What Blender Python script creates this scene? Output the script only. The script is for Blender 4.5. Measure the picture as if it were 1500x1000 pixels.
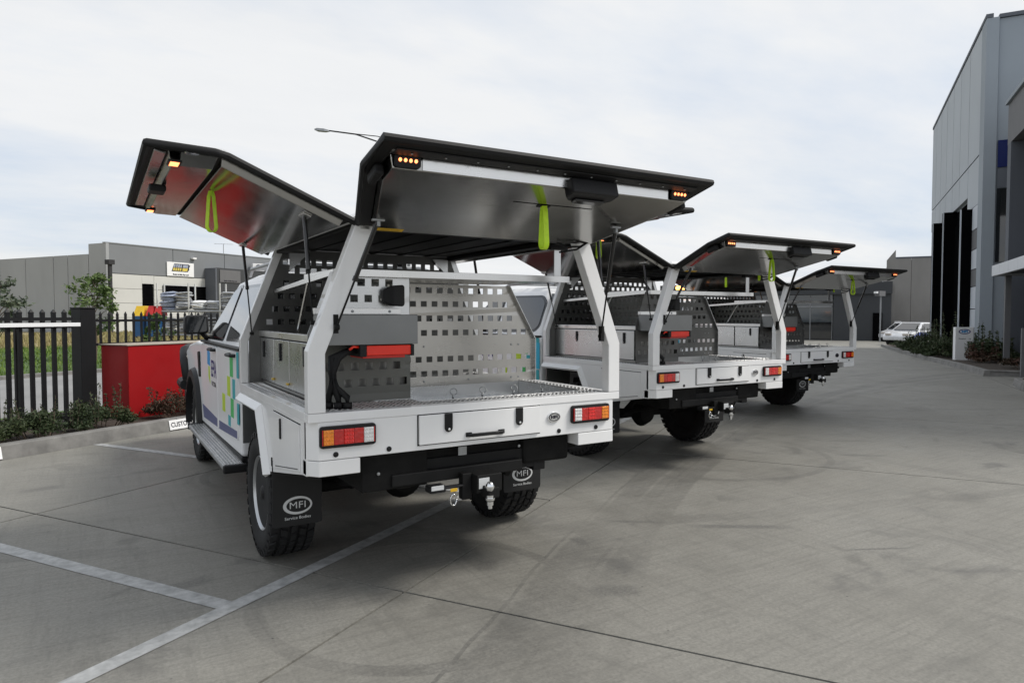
import bpy, bmesh, math, random
from mathutils import Vector, Matrix
from math import sin, cos, pi, radians
for o in list(bpy.data.objects): bpy.data.objects.remove(o)
S = bpy.context.scene
COL = S.collection
rnd = random.Random(7)

# ------------------------------------------------------------------ camera
cam = bpy.data.cameras.new('camera'); camo = bpy.data.objects.new('camera', cam); COL.objects.link(camo)
camo.location = (-1.7646, -3.2047, 1.4954)
YAW, PIT = 0.5440, -0.0380
camo.rotation_euler = (pi/2 + PIT, 0, -YAW)
cam.sensor_width = 36; cam.lens = 24.095; cam.clip_end = 3000; cam.clip_start = 0.05
S.camera = camo

# ------------------------------------------------------------------ light
GA = radians(33)                                   # the yard, kerbs and buildings lie on a grid turned by 33 degrees
def P(u, v, z=0.0): return Vector((u*cos(GA)-v*sin(GA), u*sin(GA)+v*cos(GA), z))
SUN_EL = radians(48)
sd = P(.45, -1.0); sun_az = math.atan2(sd.x, sd.y)  # compass angle of the veiled sun, clockwise from +Y
W = bpy.data.worlds.new('World'); S.world = W; W.use_nodes = True
nt = W.node_tree; nt.nodes.clear()
def wn(t, **k):
    n = nt.nodes.new(t)
    for a, b in k.items(): setattr(n, a, b)
    return n
sky = wn('ShaderNodeTexSky', sky_type='NISHITA', sun_disc=False, sun_elevation=SUN_EL, sun_rotation=sun_az, dust_density=2.0, air_density=1.0)
tc = wn('ShaderNodeTexCoord'); sep = wn('ShaderNodeSeparateXYZ')
nt.links.new(tc.outputs['Generated'], sep.inputs[0])
def wm(op, a, b=None, clamp=False):
    n = wn('ShaderNodeMath', operation=op, use_clamp=clamp)
    for i, v in enumerate((a, b)):
        if v is None: continue
        if isinstance(v, (int, float)): n.inputs[i].default_value = v
        else: nt.links.new(v, n.inputs[i])
    return n.outputs[0]
den = wm('ADD', wm('MAXIMUM', sep.outputs[2], 0.0), 0.16)
comb = wn('ShaderNodeCombineXYZ')
nt.links.new(wm('DIVIDE', sep.outputs[0], den), comb.inputs[0]); nt.links.new(wm('DIVIDE', sep.outputs[1], den), comb.inputs[1])
def wnoise(scale, detail, rough, off=0.0, sx=1.0):
    mp = wn('ShaderNodeMapping'); mp.inputs['Location'].default_value = (off, off*.7, 0); mp.inputs['Scale'].default_value = (sx, 1, 1); mp.inputs['Rotation'].default_value = (0, 0, .5)
    nt.links.new(comb.outputs[0], mp.inputs[0])
    n = wn('ShaderNodeTexNoise'); n.inputs['Scale'].default_value = scale; n.inputs['Detail'].default_value = detail; n.inputs['Roughness'].default_value = rough
    nt.links.new(mp.outputs[0], n.inputs['Vector']); return n.outputs[0]
def ramp(src, stops):
    r = wn('ShaderNodeValToRGB'); nt.links.new(src, r.inputs[0])
    e = r.color_ramp.elements
    while len(e) < len(stops): e.new(.5)
    for i, (p, c) in enumerate(stops): e[i].position = p; e[i].color = (*c, 1)
    return r.outputs[0]
n1 = wnoise(.55, 7, .55, 3.1, .55); n2 = wnoise(1.7, 6, .6, 11.0, .5)
cl = wm('ADD', wm('MULTIPLY', n1, .65), wm('MULTIPLY', n2, .35))
CK = 6.95                                             # luminance of the cloud sheet in the units of the sky texture
ccol = ramp(cl, [(.36, (.68, .78, .93)), (.45, (.84, .89, .96)), (.54, (.96, .97, .98)), (.68, (.89, .91, .935))])
mulc = wn('ShaderNodeVectorMath', operation='SCALE'); nt.links.new(ccol, mulc.inputs[0]); mulc.inputs['Scale'].default_value = CK
thin = ramp(n1, [(.30, (.72,)*3), (.55, (.97,)*3)])
mix = wn('ShaderNodeMix', data_type='RGBA'); nt.links.new(thin, mix.inputs[0]); nt.links.new(sky.outputs[0], mix.inputs[6]); nt.links.new(mulc.outputs[0], mix.inputs[7])
bg = wn('ShaderNodeBackground'); bg.inputs[1].default_value = 0.113; nt.links.new(mix.outputs[2], bg.inputs[0])
wo = wn('ShaderNodeOutputWorld'); nt.links.new(bg.outputs[0], wo.inputs[0])
sl = bpy.data.lights.new('sun', 'SUN'); sl.energy = 2.3; sl.angle = radians(16); sl.color = (1, .96, .9)
so = bpy.data.objects.new('sun', sl); COL.objects.link(so)
dirv = Vector((sin(sun_az)*cos(SUN_EL), cos(sun_az)*cos(SUN_EL), sin(SUN_EL)))
so.rotation_euler = dirv.to_track_quat('Z', 'Y').to_euler(); so.location = (0, -6, 20)
S.render.engine = 'CYCLES'
S.view_settings.view_transform = 'Standard'; S.view_settings.look = 'None'; S.view_settings.gamma = 1; S.view_settings.exposure = 0.26
S.view_settings.use_curve_mapping = False

# ------------------------------------------------------------------ materials
MATS = {}
class NB:
    def __init__(s, name):
        s.m = bpy.data.materials.new(name); s.m.use_nodes = True; s.t = s.m.node_tree; s.t.nodes.clear()
        s.b = s.n('ShaderNodeBsdfPrincipled'); o = s.n('ShaderNodeOutputMaterial'); s.l(s.b.outputs[0], o.inputs[0])
    def n(s, t, **k):
        x = s.t.nodes.new(t)
        for a, b in k.items(): setattr(x, a, b)
        return x
    def l(s, a, b): s.t.links.new(a, b)
    def put(s, key, v):
        i = s.b.inputs[key]
        if isinstance(v, (int, float)): i.default_value = v
        elif isinstance(v, tuple): i.default_value = (*v, 1) if len(v) == 3 else v
        else: s.l(v, i)
    def math(s, op, a, b=None, clamp=False):
        n = s.n('ShaderNodeMath', operation=op, use_clamp=clamp)
        for i, v in enumerate((a, b)):
            if v is None: continue
            if isinstance(v, (int, float)): n.inputs[i].default_value = v
            else: s.l(v, n.inputs[i])
        return n.outputs[0]
    def coord(s, kind='Object', scale=(1, 1, 1), rot=(0, 0, 0), loc=(0, 0, 0)):
        if kind == 'World': src = s.n('ShaderNodeNewGeometry').outputs['Position']
        else: src = s.n('ShaderNodeTexCoord').outputs[kind]
        mp = s.n('ShaderNodeMapping'); mp.inputs['Scale'].default_value = scale; mp.inputs['Rotation'].default_value = rot; mp.inputs['Location'].default_value = loc
        s.l(src, mp.inputs[0]); return mp.outputs[0]
    def noise(s, vec, scale=5, detail=4, rough=.55, dist=0):
        n = s.n('ShaderNodeTexNoise'); n.inputs['Scale'].default_value = scale; n.inputs['Detail'].default_value = detail
        n.inputs['Roughness'].default_value = rough; n.inputs['Distortion'].default_value = dist; s.l(vec, n.inputs['Vector']); return n.outputs[0]
    def mr(s, v, a, b, c, d, clamp=True):
        n = s.n('ShaderNodeMapRange'); n.clamp = clamp; s.l(v, n.inputs[0])
        for i, x in enumerate((a, b, c, d)): n.inputs[i+1].default_value = x
        return n.outputs[0]
    def mix(s, f, a, b, blend='MIX'):
        n = s.n('ShaderNodeMix', data_type='RGBA', blend_type=blend)
        for i, v in ((0, f), (6, a), (7, b)):
            if isinstance(v, (int, float)): n.inputs[i].default_value = v
            elif isinstance(v, tuple): n.inputs[i].default_value = (*v, 1)
            else: s.l(v, n.inputs[i])
        return n.outputs[2]
    def bump(s, h, strength=.3, dist=.01):
        n = s.n('ShaderNodeBump'); n.inputs['Strength'].default_value = strength; n.inputs['Distance'].default_value = dist
        s.l(h, n.inputs['Height']); s.l(n.outputs[0], s.b.inputs['Normal'])
def reg(name, nb): MATS[name] = nb.m; return nb.m
def simple(name, col, rough=.5, metal=0.0, var=.12, nscale=3.0, bump=0.0, bscale=60, coat=0.0, kind='Object', spec=.5, stretch=(1, 1, 1), rvar=.0):
    b = NB(name); v = b.coord(kind, stretch)
    n = b.noise(v, nscale, 5, .6)
    lo = tuple(max(0, c*(1-var)) for c in col); hi = tuple(min(1, c*(1+var)) for c in col)
    b.put('Base Color', b.mix(b.mr(n, .3, .7, 0, 1), lo, hi)); b.put('Metallic', metal); b.put('Specular IOR Level', spec)
    if rvar: b.put('Roughness', b.mr(b.noise(v, nscale*2.3, 4), .3, .7, rough-rvar, rough+rvar))
    else: b.put('Roughness', rough)
    if coat: b.put('Coat Weight', coat); b.put('Coat Roughness', .05)
    if bump: b.bump(b.noise(v, bscale, 3), bump, .004)
    return reg(name, b)
simple('white_paint', (.83, .83, .825), .34, var=.035, nscale=2.5, coat=.5, rvar=.06)
simple('cab_paint', (.78, .785, .79), .38, var=.015, nscale=2, coat=.25)
simple('black_rubber', (.008, .008, .0085), .6, spec=.3, var=.3, bump=.15, bscale=40)
simple('black_plastic', (.011, .011, .012), .5, spec=.3, var=.2, bump=.05, bscale=120)
simple('black_gloss', (.01, .01, .011), .12, var=.1, coat=.3)
simple('black_steel', (.008, .008, .008), .6, metal=.0, var=.3, nscale=6, spec=.25)
simple('under_grime', (.008, .0078, .0075), .8, spec=.2, var=.4, nscale=9, bump=.2)
simple('tyre_rubber', (.010, .010, .0105), .75, var=.35, nscale=8, bump=.25, bscale=90)
simple('flap_rubber', (.006, .006, .0063), .65, var=.2, nscale=4, bump=.1)
simple('grey_powder', (.22, .225, .225), .32, metal=.7, var=.06, nscale=4)
simple('galvanised', (.34, .35, .355), .42, metal=.7, var=.14, nscale=14)
simple('red_powder', (.88, .035, .012), .35, var=.08, coat=.2)
simple('red_dark', (.50, .015, .008), .3, var=.1)
simple('chrome', (.82, .83, .84), .07, metal=1, var=.03)
simple('strap_lime', (.58, .86, .03), .55, var=.08, nscale=40)
simple('sticker_yellow', (.75, .45, .02), .5, var=.1, nscale=50)
simple('logo_silver', (.62, .63, .63), .5, var=.04)
simple('letter_dark', (.02, .02, .03), .5, var=.05)
simple('letter_navy', (.03, .018, .15), .5, var=.03, spec=.2)
simple('livery_green', (.07, .47, .13), .45, var=.04, spec=.3)
simple('livery_lime', (.50, .66, .04), .45, var=.04, spec=.3)
simple('livery_teal', (.03, .36, .40), .45, var=.04, spec=.3)
simple('livery_cyan', (.03, .42, .60), .45, var=.04, spec=.3)
simple('livery_blue', (.02, .27, .60), .45, var=.04, spec=.3)
simple('livery_purple', (.10, .11, .22), .45, var=.04, spec=.3)
simple('brass_latch', (.62, .42, .06), .4, metal=.5)
simple('lamp_unlit', (.55, .5, .45), .2, var=.1)
simple('wheel_silver', (.50, .51, .52), .33, metal=.85, var=.08)
simple('pole_grey', (.30, .31, .32), .5, metal=.4)
simple('fence_black', (.009, .009, .010), .5, var=.2, spec=.25)
simple('cabinet_red', (.31, .006, .008), .5, var=.12, nscale=1.2, spec=.25, rvar=.08)
simple('cap_beige', (.36, .32, .26), .8, var=.12, nscale=8)
simple('kerb_concrete', (.19, .185, .175), .85, var=.3, nscale=5, bump=.4, bscale=30, kind='World')
simple('paint_line', (.40, .405, .40), .7, var=.3, nscale=14, bump=.2, kind='World')
simple('soil', (.045, .033, .024), .95, var=.5, nscale=18, bump=.6, kind='World')
simple('mulch', (.13, .085, .04), .95, var=.6, nscale=25, bump=.8, kind='World')
simple('verge_dark', (.055, .10, .018), .9, var=.55, nscale=3, bump=.6, kind='World')
simple('field_dry', (.27, .22, .105), .95, var=.4, nscale=.35, bump=.4, kind='World')
simple('road_concrete', (.235, .235, .23), .85, var=.14, nscale=.6, kind='World')
simple('sign_white', (.87, .87, .87), .4, var=.02)
simple('bin_blue', (.02, .10, .26), .5); simple('bin_yellow', (.75, .48, .02), .5); simple('bin_red', (.50, .02, .02), .5)
simple('bag_grey', (.42, .43, .45), .5, var=.45, nscale=2.5, kind='World'); simple('bag_white', (.85, .86, .88), .45, var=.25, nscale=3, kind='World')
simple('bag_yellow', (.66, .52, .10), .5, var=.25); simple('bag_blue', (.36, .40, .50), .5, var=.3, nscale=3, kind='World')
simple('rack_white', (.6, .6, .58), .6)
simple('panel_grey', (.34, .35, .355), .85, var=.10, nscale=.25, kind='World', stretch=(1, 1, .35))
simple('panel_dark', (.205, .215, .225), .8, var=.07, nscale=.3, kind='World')
simple('panel_pale', (.60, .60, .57), .8, var=.05, nscale=.4, kind='World')
simple('right_pale', (.46, .49, .52), .75, var=.05, nscale=.3, kind='World')
simple('right_white', (.55, .58, .62), .7, var=.05, nscale=.4, kind='World')
simple('right_mid', (.30, .335, .37), .75, var=.06, nscale=.3, kind='World')
simple('right_dark', (.11, .12, .14), .75, var=.08, nscale=.4, kind='World')
simple('grey_band', (.14, .14, .145), .7, var=.05, kind='World')
simple('void_black', (.004, .004, .0045), .9, var=.2, spec=0)
simple('canopy_white', (.62, .64, .67), .5, metal=.1, var=.04)
simple('tilt_concrete', (.25, .24, .225), .88, var=.10, nscale=.5, kind='World', stretch=(1, 1, .4))
simple('charcoal_wall', (.045, .048, .052), .7, var=.08, nscale=.5, kind='World')
simple('car_white', (.72, .73, .75), .25, coat=.8); simple('car_blue', (.02, .07, .38), .25, coat=.8)
simple('bark', (.12, .09, .065), .9, var=.3, nscale=30, bump=.5)
simple('shade_cloth', (.03, .03, .032), .8)
def glass(name, col=(.012, .014, .016), rough=.04):
    b = NB(name); b.put('Base Color', col); b.put('Roughness', rough); b.put('Specular IOR Level', .8); b.put('Coat Weight', .6); return reg(name, b)
glass('dark_glass'); glass('showroom_glass', (.03, .045, .055), .08); glass('blue_glass', (.01, .02, .11), .1)
def lens(name, col):
    b = NB(name); v = b.coord('Object', (1, 1, 1))
    w = b.n('ShaderNodeTexVoronoi'); w.inputs['Scale'].default_value = 55; b.l(v, w.inputs['Vector'])
    b.put('Base Color', b.mix(b.mr(w.outputs['Distance'], .1, .6, 0, 1), col, tuple(c*.8 for c in col)))
    b.put('Roughness', .18); b.put('Coat Weight', 1.0); b.bump(w.outputs['Distance'], .5, .004); return reg(name, b)
lens('lens_amber', (1.0, .30, .01)); lens('lens_red', (.85, .014, .009)); lens('lens_clear', (.93, .92, .90)); lens('lens_red_dark', (.58, .008, .006))
def emis(name, col, st):
    b = NB(name); b.put('Base Color', (.6, .2, .05)); b.put('Emission Color', col); b.put('Emission Strength', st); b.put('Roughness', .3); return reg(name, b)
emis('led_amber', (1, .25, .09), 3.2); emis('beacon_amber', (1, .34, .08), 6.0); emis('lamp_white', (1, .97, .9), 1.5)
def brushed(name, col, rough, axis=(1, 1, 60), dirt=.12, nscale=3.0, bs=.10):
    b = NB(name); v = b.coord('Object', axis); g = b.noise(v, 8, 3, .6); v2 = b.coord('Object'); big = b.noise(v2, nscale, 5, .6)
    b.put('Base Color', b.mix(b.mr(big, .3, .7, 0, 1), tuple(c*(1-dirt) for c in col), col)); b.put('Metallic', 1.0)
    b.put('Roughness', b.math('ADD', b.mr(g, .3, .7, rough-.5*bs, rough+.6*bs), b.mr(big, .35, .7, 0, .07)))
    b.bump(b.math('ADD', b.math('MULTIPLY', g, .12), b.noise(v2, 2.2, 2)), bs, .006)
    return reg(name, b)
brushed('hatch_aluminium', (.40, .395, .38), .125, (1.5, 30, 30))
brushed('stainless', (.50, .485, .455), .26, (1, 1, 40), .1, bs=.03)
brushed('alloy_sheet', (.66, .665, .665), .25, (2, 2, 40), .12, bs=.015)
brushed('dark_alloy', (.36, .355, .34), .36, (1, 1, 40), .12, bs=.02)
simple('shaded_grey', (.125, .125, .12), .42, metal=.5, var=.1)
simple('dimmed_panel', (.13, .132, .12), .45, metal=.4, var=.08)  # dark ground reflection and interior dimness put into the colour
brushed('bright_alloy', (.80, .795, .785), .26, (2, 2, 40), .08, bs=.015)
def chequer():
    b = NB('chequer_plate'); v = b.coord('Object'); n = b.noise(v, 14, 4)
    b.put('Base Color', b.mix(b.mr(n, .3, .7, 0, 1), (.20, .20, .20), (.34, .34, .335))); b.put('Metallic', 1.0); b.put('Roughness', b.mr(n, .3, .7, .3, .42)); reg('chequer_plate', b)
simple('tread_bright', (.85, .85, .84), .3, metal=.7, var=.05)
chequer()
def foliage(name, c1, c2, c3):
    b = NB(name); g = b.n('ShaderNodeNewGeometry'); n = b.noise(b.coord('World'), 2.2, 3)
    r = g.outputs['Random Per Island']
    b.put('Base Color', b.mix(b.mr(n, .35, .65, 0, 1), b.mix(r, c1, c2), b.mix(r, c2, c3)))
    b.put('Roughness', .6); b.put('Specular IOR Level', .3); b.put('Subsurface Weight', 0.0); return reg(name, b)
foliage('leaf_dark', (.018, .032, .014), (.04, .06, .022), (.06, .075, .03))
foliage('leaf_red', (.03, .03, .016), (.06, .045, .025), (.10, .04, .03))
foliage('leaf_tree', (.045, .085, .02), (.10, .15, .045), (.17, .22, .08))
foliage('leaf_grey', (.05, .075, .05), (.10, .12, .08), (.15, .17, .11))
foliage('grass_green', (.06, .12, .015), (.12, .20, .03), (.20, .26, .06))
foliage('grass_dry', (.22, .18, .08), (.34, .28, .14), (.26, .27, .10))
# concrete yard: blotches, fine grain, polished tyre sweeps
def yard_mat():
    b = NB('yard_concrete'); w = b.coord('World'); oi = b.n('ShaderNodeObjectInfo').outputs['Random']
    big = b.noise(w, .55, 6, .62, .6); mid = b.noise(w, 2.6, 8, .7, .4); fine = b.noise(w, 55, 5, .75); blot = b.noise(b.coord('World', loc=(9, 4, 0)), 1.3, 7, .65, 1.2)
    base = b.mix(b.mr(big, .32, .68, 0, 1), (.200, .192, .166), (.285, .276, .246))
    base = b.mix(b.mr(mid, .3, .7, 0, .6), base, (.325, .315, .282))
    base = b.mix(b.mr(fine, .40, .68, 0, .55), base, (.118, .114, .102))
    base = b.mix(b.mr(blot, .56, .68, 0, .50), base, (.115, .112, .102))
    base = b.mix(b.mr(oi, 0, 1, 0, .18), base, (.14, .137, .125))
    st = b.noise(b.coord('World', (1.1, 16, 1), (0, 0, -GA)), 1.9, 7, .68, .25)
    base = b.mix(b.mr(st, .47, .66, 0, .34), base, (.122, .118, .106))
    st2 = b.noise(b.coord('World', (14, .8, 1), (0, 0, -GA+.25)), 1.5, 6, .68, .25)
    base = b.mix(b.mr(st2, .50, .70, 0, .30), base, (.13, .126, .114))
    pit = b.n('ShaderNodeTexVoronoi'); pit.inputs['Scale'].default_value = 5.5; b.l(w, pit.inputs['Vector'])
    base = b.mix(b.mr(pit.outputs['Distance'], .018, .045, .8, 0), base, (.05, .049, .046))
    sepn = b.n('ShaderNodeSeparateXYZ'); b.l(w, sepn.inputs[0]); X, Y = sepn.outputs[0], sepn.outputs[1]
    wob = b.math('MULTIPLY', b.math('SUBTRACT', b.noise(b.coord('World', loc=(5, 5, 0)), 1.1, 3), .5), .10)
    tread = b.noise(b.coord('World', (1, 1, 1), (0, 0, .4)), 60, 2, .5); tread2 = b.noise(b.coord('World', (1, 5, 1), (0, 0, GA-.9)), 14, 3, .6)
    marks = None
    V = lambda x, y: Vector((x, y, 0))
    arcs = [(V(20.66, -26.86), 33.29, .085, .42), (V(20.66, -26.86), 33.42, .014, .5), (V(20.02, -26.69), 32.95, .085, .34), (V(16.72, -20.79), 26.40, .09, .42), (V(16.72, -20.79), 26.53, .012, .5), (V(16.72, -20.79), 26.05, .08, .26),
            (V(20.34, -21.35), 29.01, .09, .34), (V(20.34, -21.35), 28.72, .05, .25), (V(-.3, .21), .84, .045, .4), (V(-.39, 3.5), .58, .04, .42), (V(-.39, 3.5), .70, .03, .3),
            (V(3.88, 2.11), 1.28, .04, .3), (P(40, 30), 49.0, .09, .25), (P(-30, 20), 41.2, .09, .22), (V(30, 44), 46.2, .10, .25)]
    for c, R, wd, s in arcs:
        dx = b.math('SUBTRACT', X, c.x); dy = b.math('SUBTRACT', Y, c.y)
        d = b.math('ADD', b.math('SQRT', b.math('ADD', b.math('MULTIPLY', dx, dx), b.math('MULTIPLY', dy, dy))), wob)
        k = b.mr(b.math('ABSOLUTE', b.math('SUBTRACT', d, R)), wd*.85, wd*1.1, s, 0)
        marks = k if marks is None else b.math('MAXIMUM', marks, k)
    gate = b.mr(b.noise(b.coord('World', loc=(3, 17, 0)), .8, 6, .65), .38, .58, .25, 1.3)
    marks = b.math('MULTIPLY', b.math('MULTIPLY', marks, gate), b.math('MULTIPLY', b.mr(tread, .38, .58, .6, 1), b.mr(tread2, .38, .60, .6, 1)))
    base = b.mix(marks, base, (.075, .073, .069))
    for cx, cy, dx, dy, L, w_, st_ in ((2.1, .08, .83, -.55, .42, .045, .5), (2.49, -.70, .90, -.43, .26, .016, .6), (1.55, .55, .8, -.6, .25, .03, .35), (.2, .35, .6, .8, .12, .07, .4), (.62, -.35, .9, -.4, .16, .08, .45), (.95, 0.4, .2, .98, .1, .05, .4), (-1.35, .95, .9, .3, .16, .07, .4), (-1.0, 1.15, .8, -.5, .12, .06, .4), (5.2, 1.1, .8, -.6, .3, .05, .4), (-2.2, 3.9, .9, .2, .2, .08, .35)):
        X_, Y_ = b.math('SUBTRACT', X, cx), b.math('SUBTRACT', Y, cy); n_ = math.hypot(dx, dy); dx, dy = dx/n_, dy/n_
        al = b.math('ABSOLUTE', b.math('ADD', b.math('MULTIPLY', X_, dx), b.math('MULTIPLY', Y_, dy))); ac_ = b.math('ABSOLUTE', b.math('ADD', b.math('ADD', b.math('MULTIPLY', X_, -dy), b.math('MULTIPLY', Y_, dx)), b.math('MULTIPLY', wob, .6)))
        k = b.math('MULTIPLY', b.math('MULTIPLY', b.mr(al, L*.5, L, 1, 0), b.mr(ac_, w_*.5, w_*1.2, st_, 0)), b.mr(tread, .36, .60, .55, 1)); base = b.mix(k, base, (.065, .064, .063))
    spots = b.n('ShaderNodeTexVoronoi'); spots.inputs['Scale'].default_value = .62; b.l(b.coord('World', loc=(2.2, 1.4, 0), scale=(1, 1.6, 1), rot=(0, 0, .6)), spots.inputs['Vector'])
    sp = b.math('MULTIPLY', b.mr(b.math('ADD', spots.outputs['Distance'], b.math('MULTIPLY', b.math('SUBTRACT', mid, .5), .8)), .06, .16, .62, 0), b.mr(blot, .4, .6, .15, 1))
    base = b.mix(b.math('MULTIPLY', sp, b.mr(fine, .35, .6, 1, .6)), base, (.080, .079, .078))
    b.put('Base Color', base); b.put('Roughness', b.mr(mid, .3, .7, .50, .76)); b.put('Specular IOR Level', .42)
    b.bump(b.math('ADD', b.math('MULTIPLY', fine, .6), b.math('MULTIPLY', mid, .5)), .35, .006)
    return reg('yard_concrete', b)
yard_mat()
simple('joint_dark', (.018, .017, .016), .95, kind='World')
def M(n): return MATS[n]

# ------------------------------------------------------------------ mesh helpers
class MB:
    def __init__(s): s.v = []; s.f = []
    def add(s, vs, fs):
        o = len(s.v); s.v += [tuple(v) for v in vs]; s.f += [tuple(i+o for i in f) for f in fs]; return s
    def box(s, x0, x1, y0, y1, z0, z1, mat=None):
        vs = [Vector((x, y, z)) for x in (x0, x1) for y in (y0, y1) for z in (z0, z1)]
        if mat: vs = [mat @ v for v in vs]
        return s.add(vs, [(0, 1, 3, 2), (4, 6, 7, 5), (0, 4, 5, 1), (2, 3, 7, 6), (0, 2, 6, 4), (1, 5, 7, 3)])
    def ubox(s, u0, u1, v0, v1, z0, z1): # a box on the yard grid
        vs = [P(u, v, z) for u in (u0, u1) for v in (v0, v1) for z in (z0, z1)]
        return s.add(vs, [(0, 1, 3, 2), (4, 6, 7, 5), (0, 4, 5, 1), (2, 3, 7, 6), (0, 2, 6, 4), (1, 5, 7, 3)])
    def hexa(s, b4, t4):
        return s.add(list(b4)+list(t4), [(3, 2, 1, 0), (4, 5, 6, 7)]+[(i, (i+1) % 4, 4+(i+1) % 4, 4+i) for i in range(4)])
    def prism(s, poly, fn, a, b): # poly 2D, fn(p, q, h) -> point
        n = len(poly)
        return s.add([fn(p, q, a) for p, q in poly]+[fn(p, q, b) for p, q in poly], [tuple(range(n))[::-1], tuple(range(n, 2*n))]+[(i, (i+1) % n, n+(i+1) % n, n+i) for i in range(n)])
    def loft(s, rings, cap=True, closed=True):
        n = len(rings[0]); vs = [p for r in rings for p in r]; fs = []
        for k in range(len(rings)-1):
            for i in range(n if closed else n-1): fs.append((k*n+i, k*n+(i+1) % n, (k+1)*n+(i+1) % n, (k+1)*n+i))
        if cap: fs += [tuple(range(n))[::-1], tuple(range((len(rings)-1)*n, len(rings)*n))]
        return s.add(vs, fs)
    def tube(s, pts, r, n=8, cap=True):
        pts = [Vector(p) for p in pts]; rings = []; up = Vector((0, 0, 1))
        for i, p in enumerate(pts):
            t = ((pts[min(i+1, len(pts)-1)]-pts[max(i-1, 0)])).normalized()
            a = t.cross(up)
            if a.length < .05: a = t.cross(Vector((0, 1, 0)))
            a.normalize(); b = t.cross(a); rr = r[i] if isinstance(r, (list, tuple)) else r
            rings.append([p+rr*(cos(2*pi*k/n)*a+sin(2*pi*k/n)*b) for k in range(n)])
        return s.loft(rings, cap)
    def lathe(s, prof, c, axis='x', n=24): # prof: (radius, offset along axis)
        rings = []
        for r, h in prof:
            ring = []
            for k in range(n):
                a = 2*pi*k/n; p, q = r*cos(a), r*sin(a)
                ring.append({'x': (c[0]+h, c[1]+p, c[2]+q), 'y': (c[0]+p, c[1]+h, c[2]+q), 'z': (c[0]+p, c[1]+q, c[2]+h)}[axis])
            rings.append(ring)
        return s.loft(rings, True)
    def quad(s, a, b, c, d): return s.add([a, b, c, d], [(0, 1, 2, 3)])
    def build(s, name, mat, parent=None, bevel=0, smooth=False, kind=None, solid=0, seg=2):
        me = bpy.data.meshes.new(name); me.from_pydata(s.v, [], s.f)
        if not solid:
            bm = bmesh.new(); bm.from_mesh(me); bmesh.ops.recalc_face_normals(bm, faces=bm.faces); bm.to_mesh(me); bm.free()
        me.materials.append(M(mat) if isinstance(mat, str) else mat)
        o = bpy.data.objects.new(name, me); COL.objects.link(o)
        if parent: o.parent = parent
        if bevel:
            m = o.modifiers.new('bevel', 'BEVEL'); m.width = bevel; m.segments = seg; m.limit_method = 'ANGLE'; m.angle_limit = radians(40); m.harden_normals = False
        if solid:
            m = o.modifiers.new('solid', 'SOLIDIFY'); m.thickness = solid; m.offset = 0
        if smooth:
            for p in me.polygons: p.use_smooth = True
            if smooth != 'all':
                try: me.set_sharp_from_angle(angle=radians(42))
                except Exception: pass
        if kind: o['kind'] = kind
        return o
def bx(name, mat, parent, x0, x1, y0, y1, z0, z1, bevel=.003): return MB().box(x0, x1, y0, y1, z0, z1).build(name, mat, parent, bevel)
def empty(name, label, cat, loc=(0, 0, 0), group=None, rz=0):
    o = bpy.data.objects.new(name, None); COL.objects.link(o); o.location = loc; o.rotation_euler = (0, 0, rz); o['label'] = label; o['category'] = cat
    o.empty_display_size = .3
    if group: o['group'] = group
    return o
def tag(o, label, cat, group=None):
    o['label'] = label; o['category'] = cat
    if group: o['group'] = group
    return o
def copy_tree(o, parent=None, skip=()):
    c = o.copy(); COL.objects.link(c); c.parent = parent
    for ch in kids.get(o.name, []):
        if ch.name.split('.')[0] in skip: continue
        copy_tree(ch, c, skip)
    return c
kids = {}
def index_kids():
    kids.clear()
    for o in bpy.data.objects:
        if o.parent: kids.setdefault(o.parent.name, []).append(o)
def text(name, body, size, mat, fn, parent=None, bold=0.0, align='CENTER', xs=1.0, shear=0.0, spacing=1.0, depth=.002):
    """real lettering: fn(a, b, h) maps the flat text to its place"""
    cu = bpy.data.curves.new(name, 'FONT'); cu.body = body; cu.size = size; cu.align_x = align; cu.align_y = 'CENTER'; cu.offset = bold; cu.shear = shear; cu.space_character = spacing; cu.resolution_u = 3
    t = bpy.data.objects.new('tmp', cu); COL.objects.link(t); dg = bpy.context.evaluated_depsgraph_get(); me = bpy.data.meshes.new_from_object(t.evaluated_get(dg))
    bpy.data.objects.remove(t); bpy.data.curves.remove(cu)
    for v in me.vertices: v.co = fn(v.co.x*xs, v.co.y, depth)
    me.name = name; me.materials.clear(); me.materials.append(M(mat)); o = bpy.data.objects.new(name, me); COL.objects.link(o)
    if parent: o.parent = parent
    return o
def ellipse_ring(fn, cx, cy, a, b, ia, ib, ix=0, n=40, h=.002):
    m = MB(); o = [fn(cx+a*cos(2*pi*k/n), cy+b*sin(2*pi*k/n), h) for k in range(n)]; i = [fn(cx+ix+ia*cos(2*pi*k/n), cy+ib*sin(2*pi*k/n), h) for k in range(n)]
    m.add(o+i, [(k, (k+1) % n, n+(k+1) % n, n+k) for k in range(n)]); return m

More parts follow.
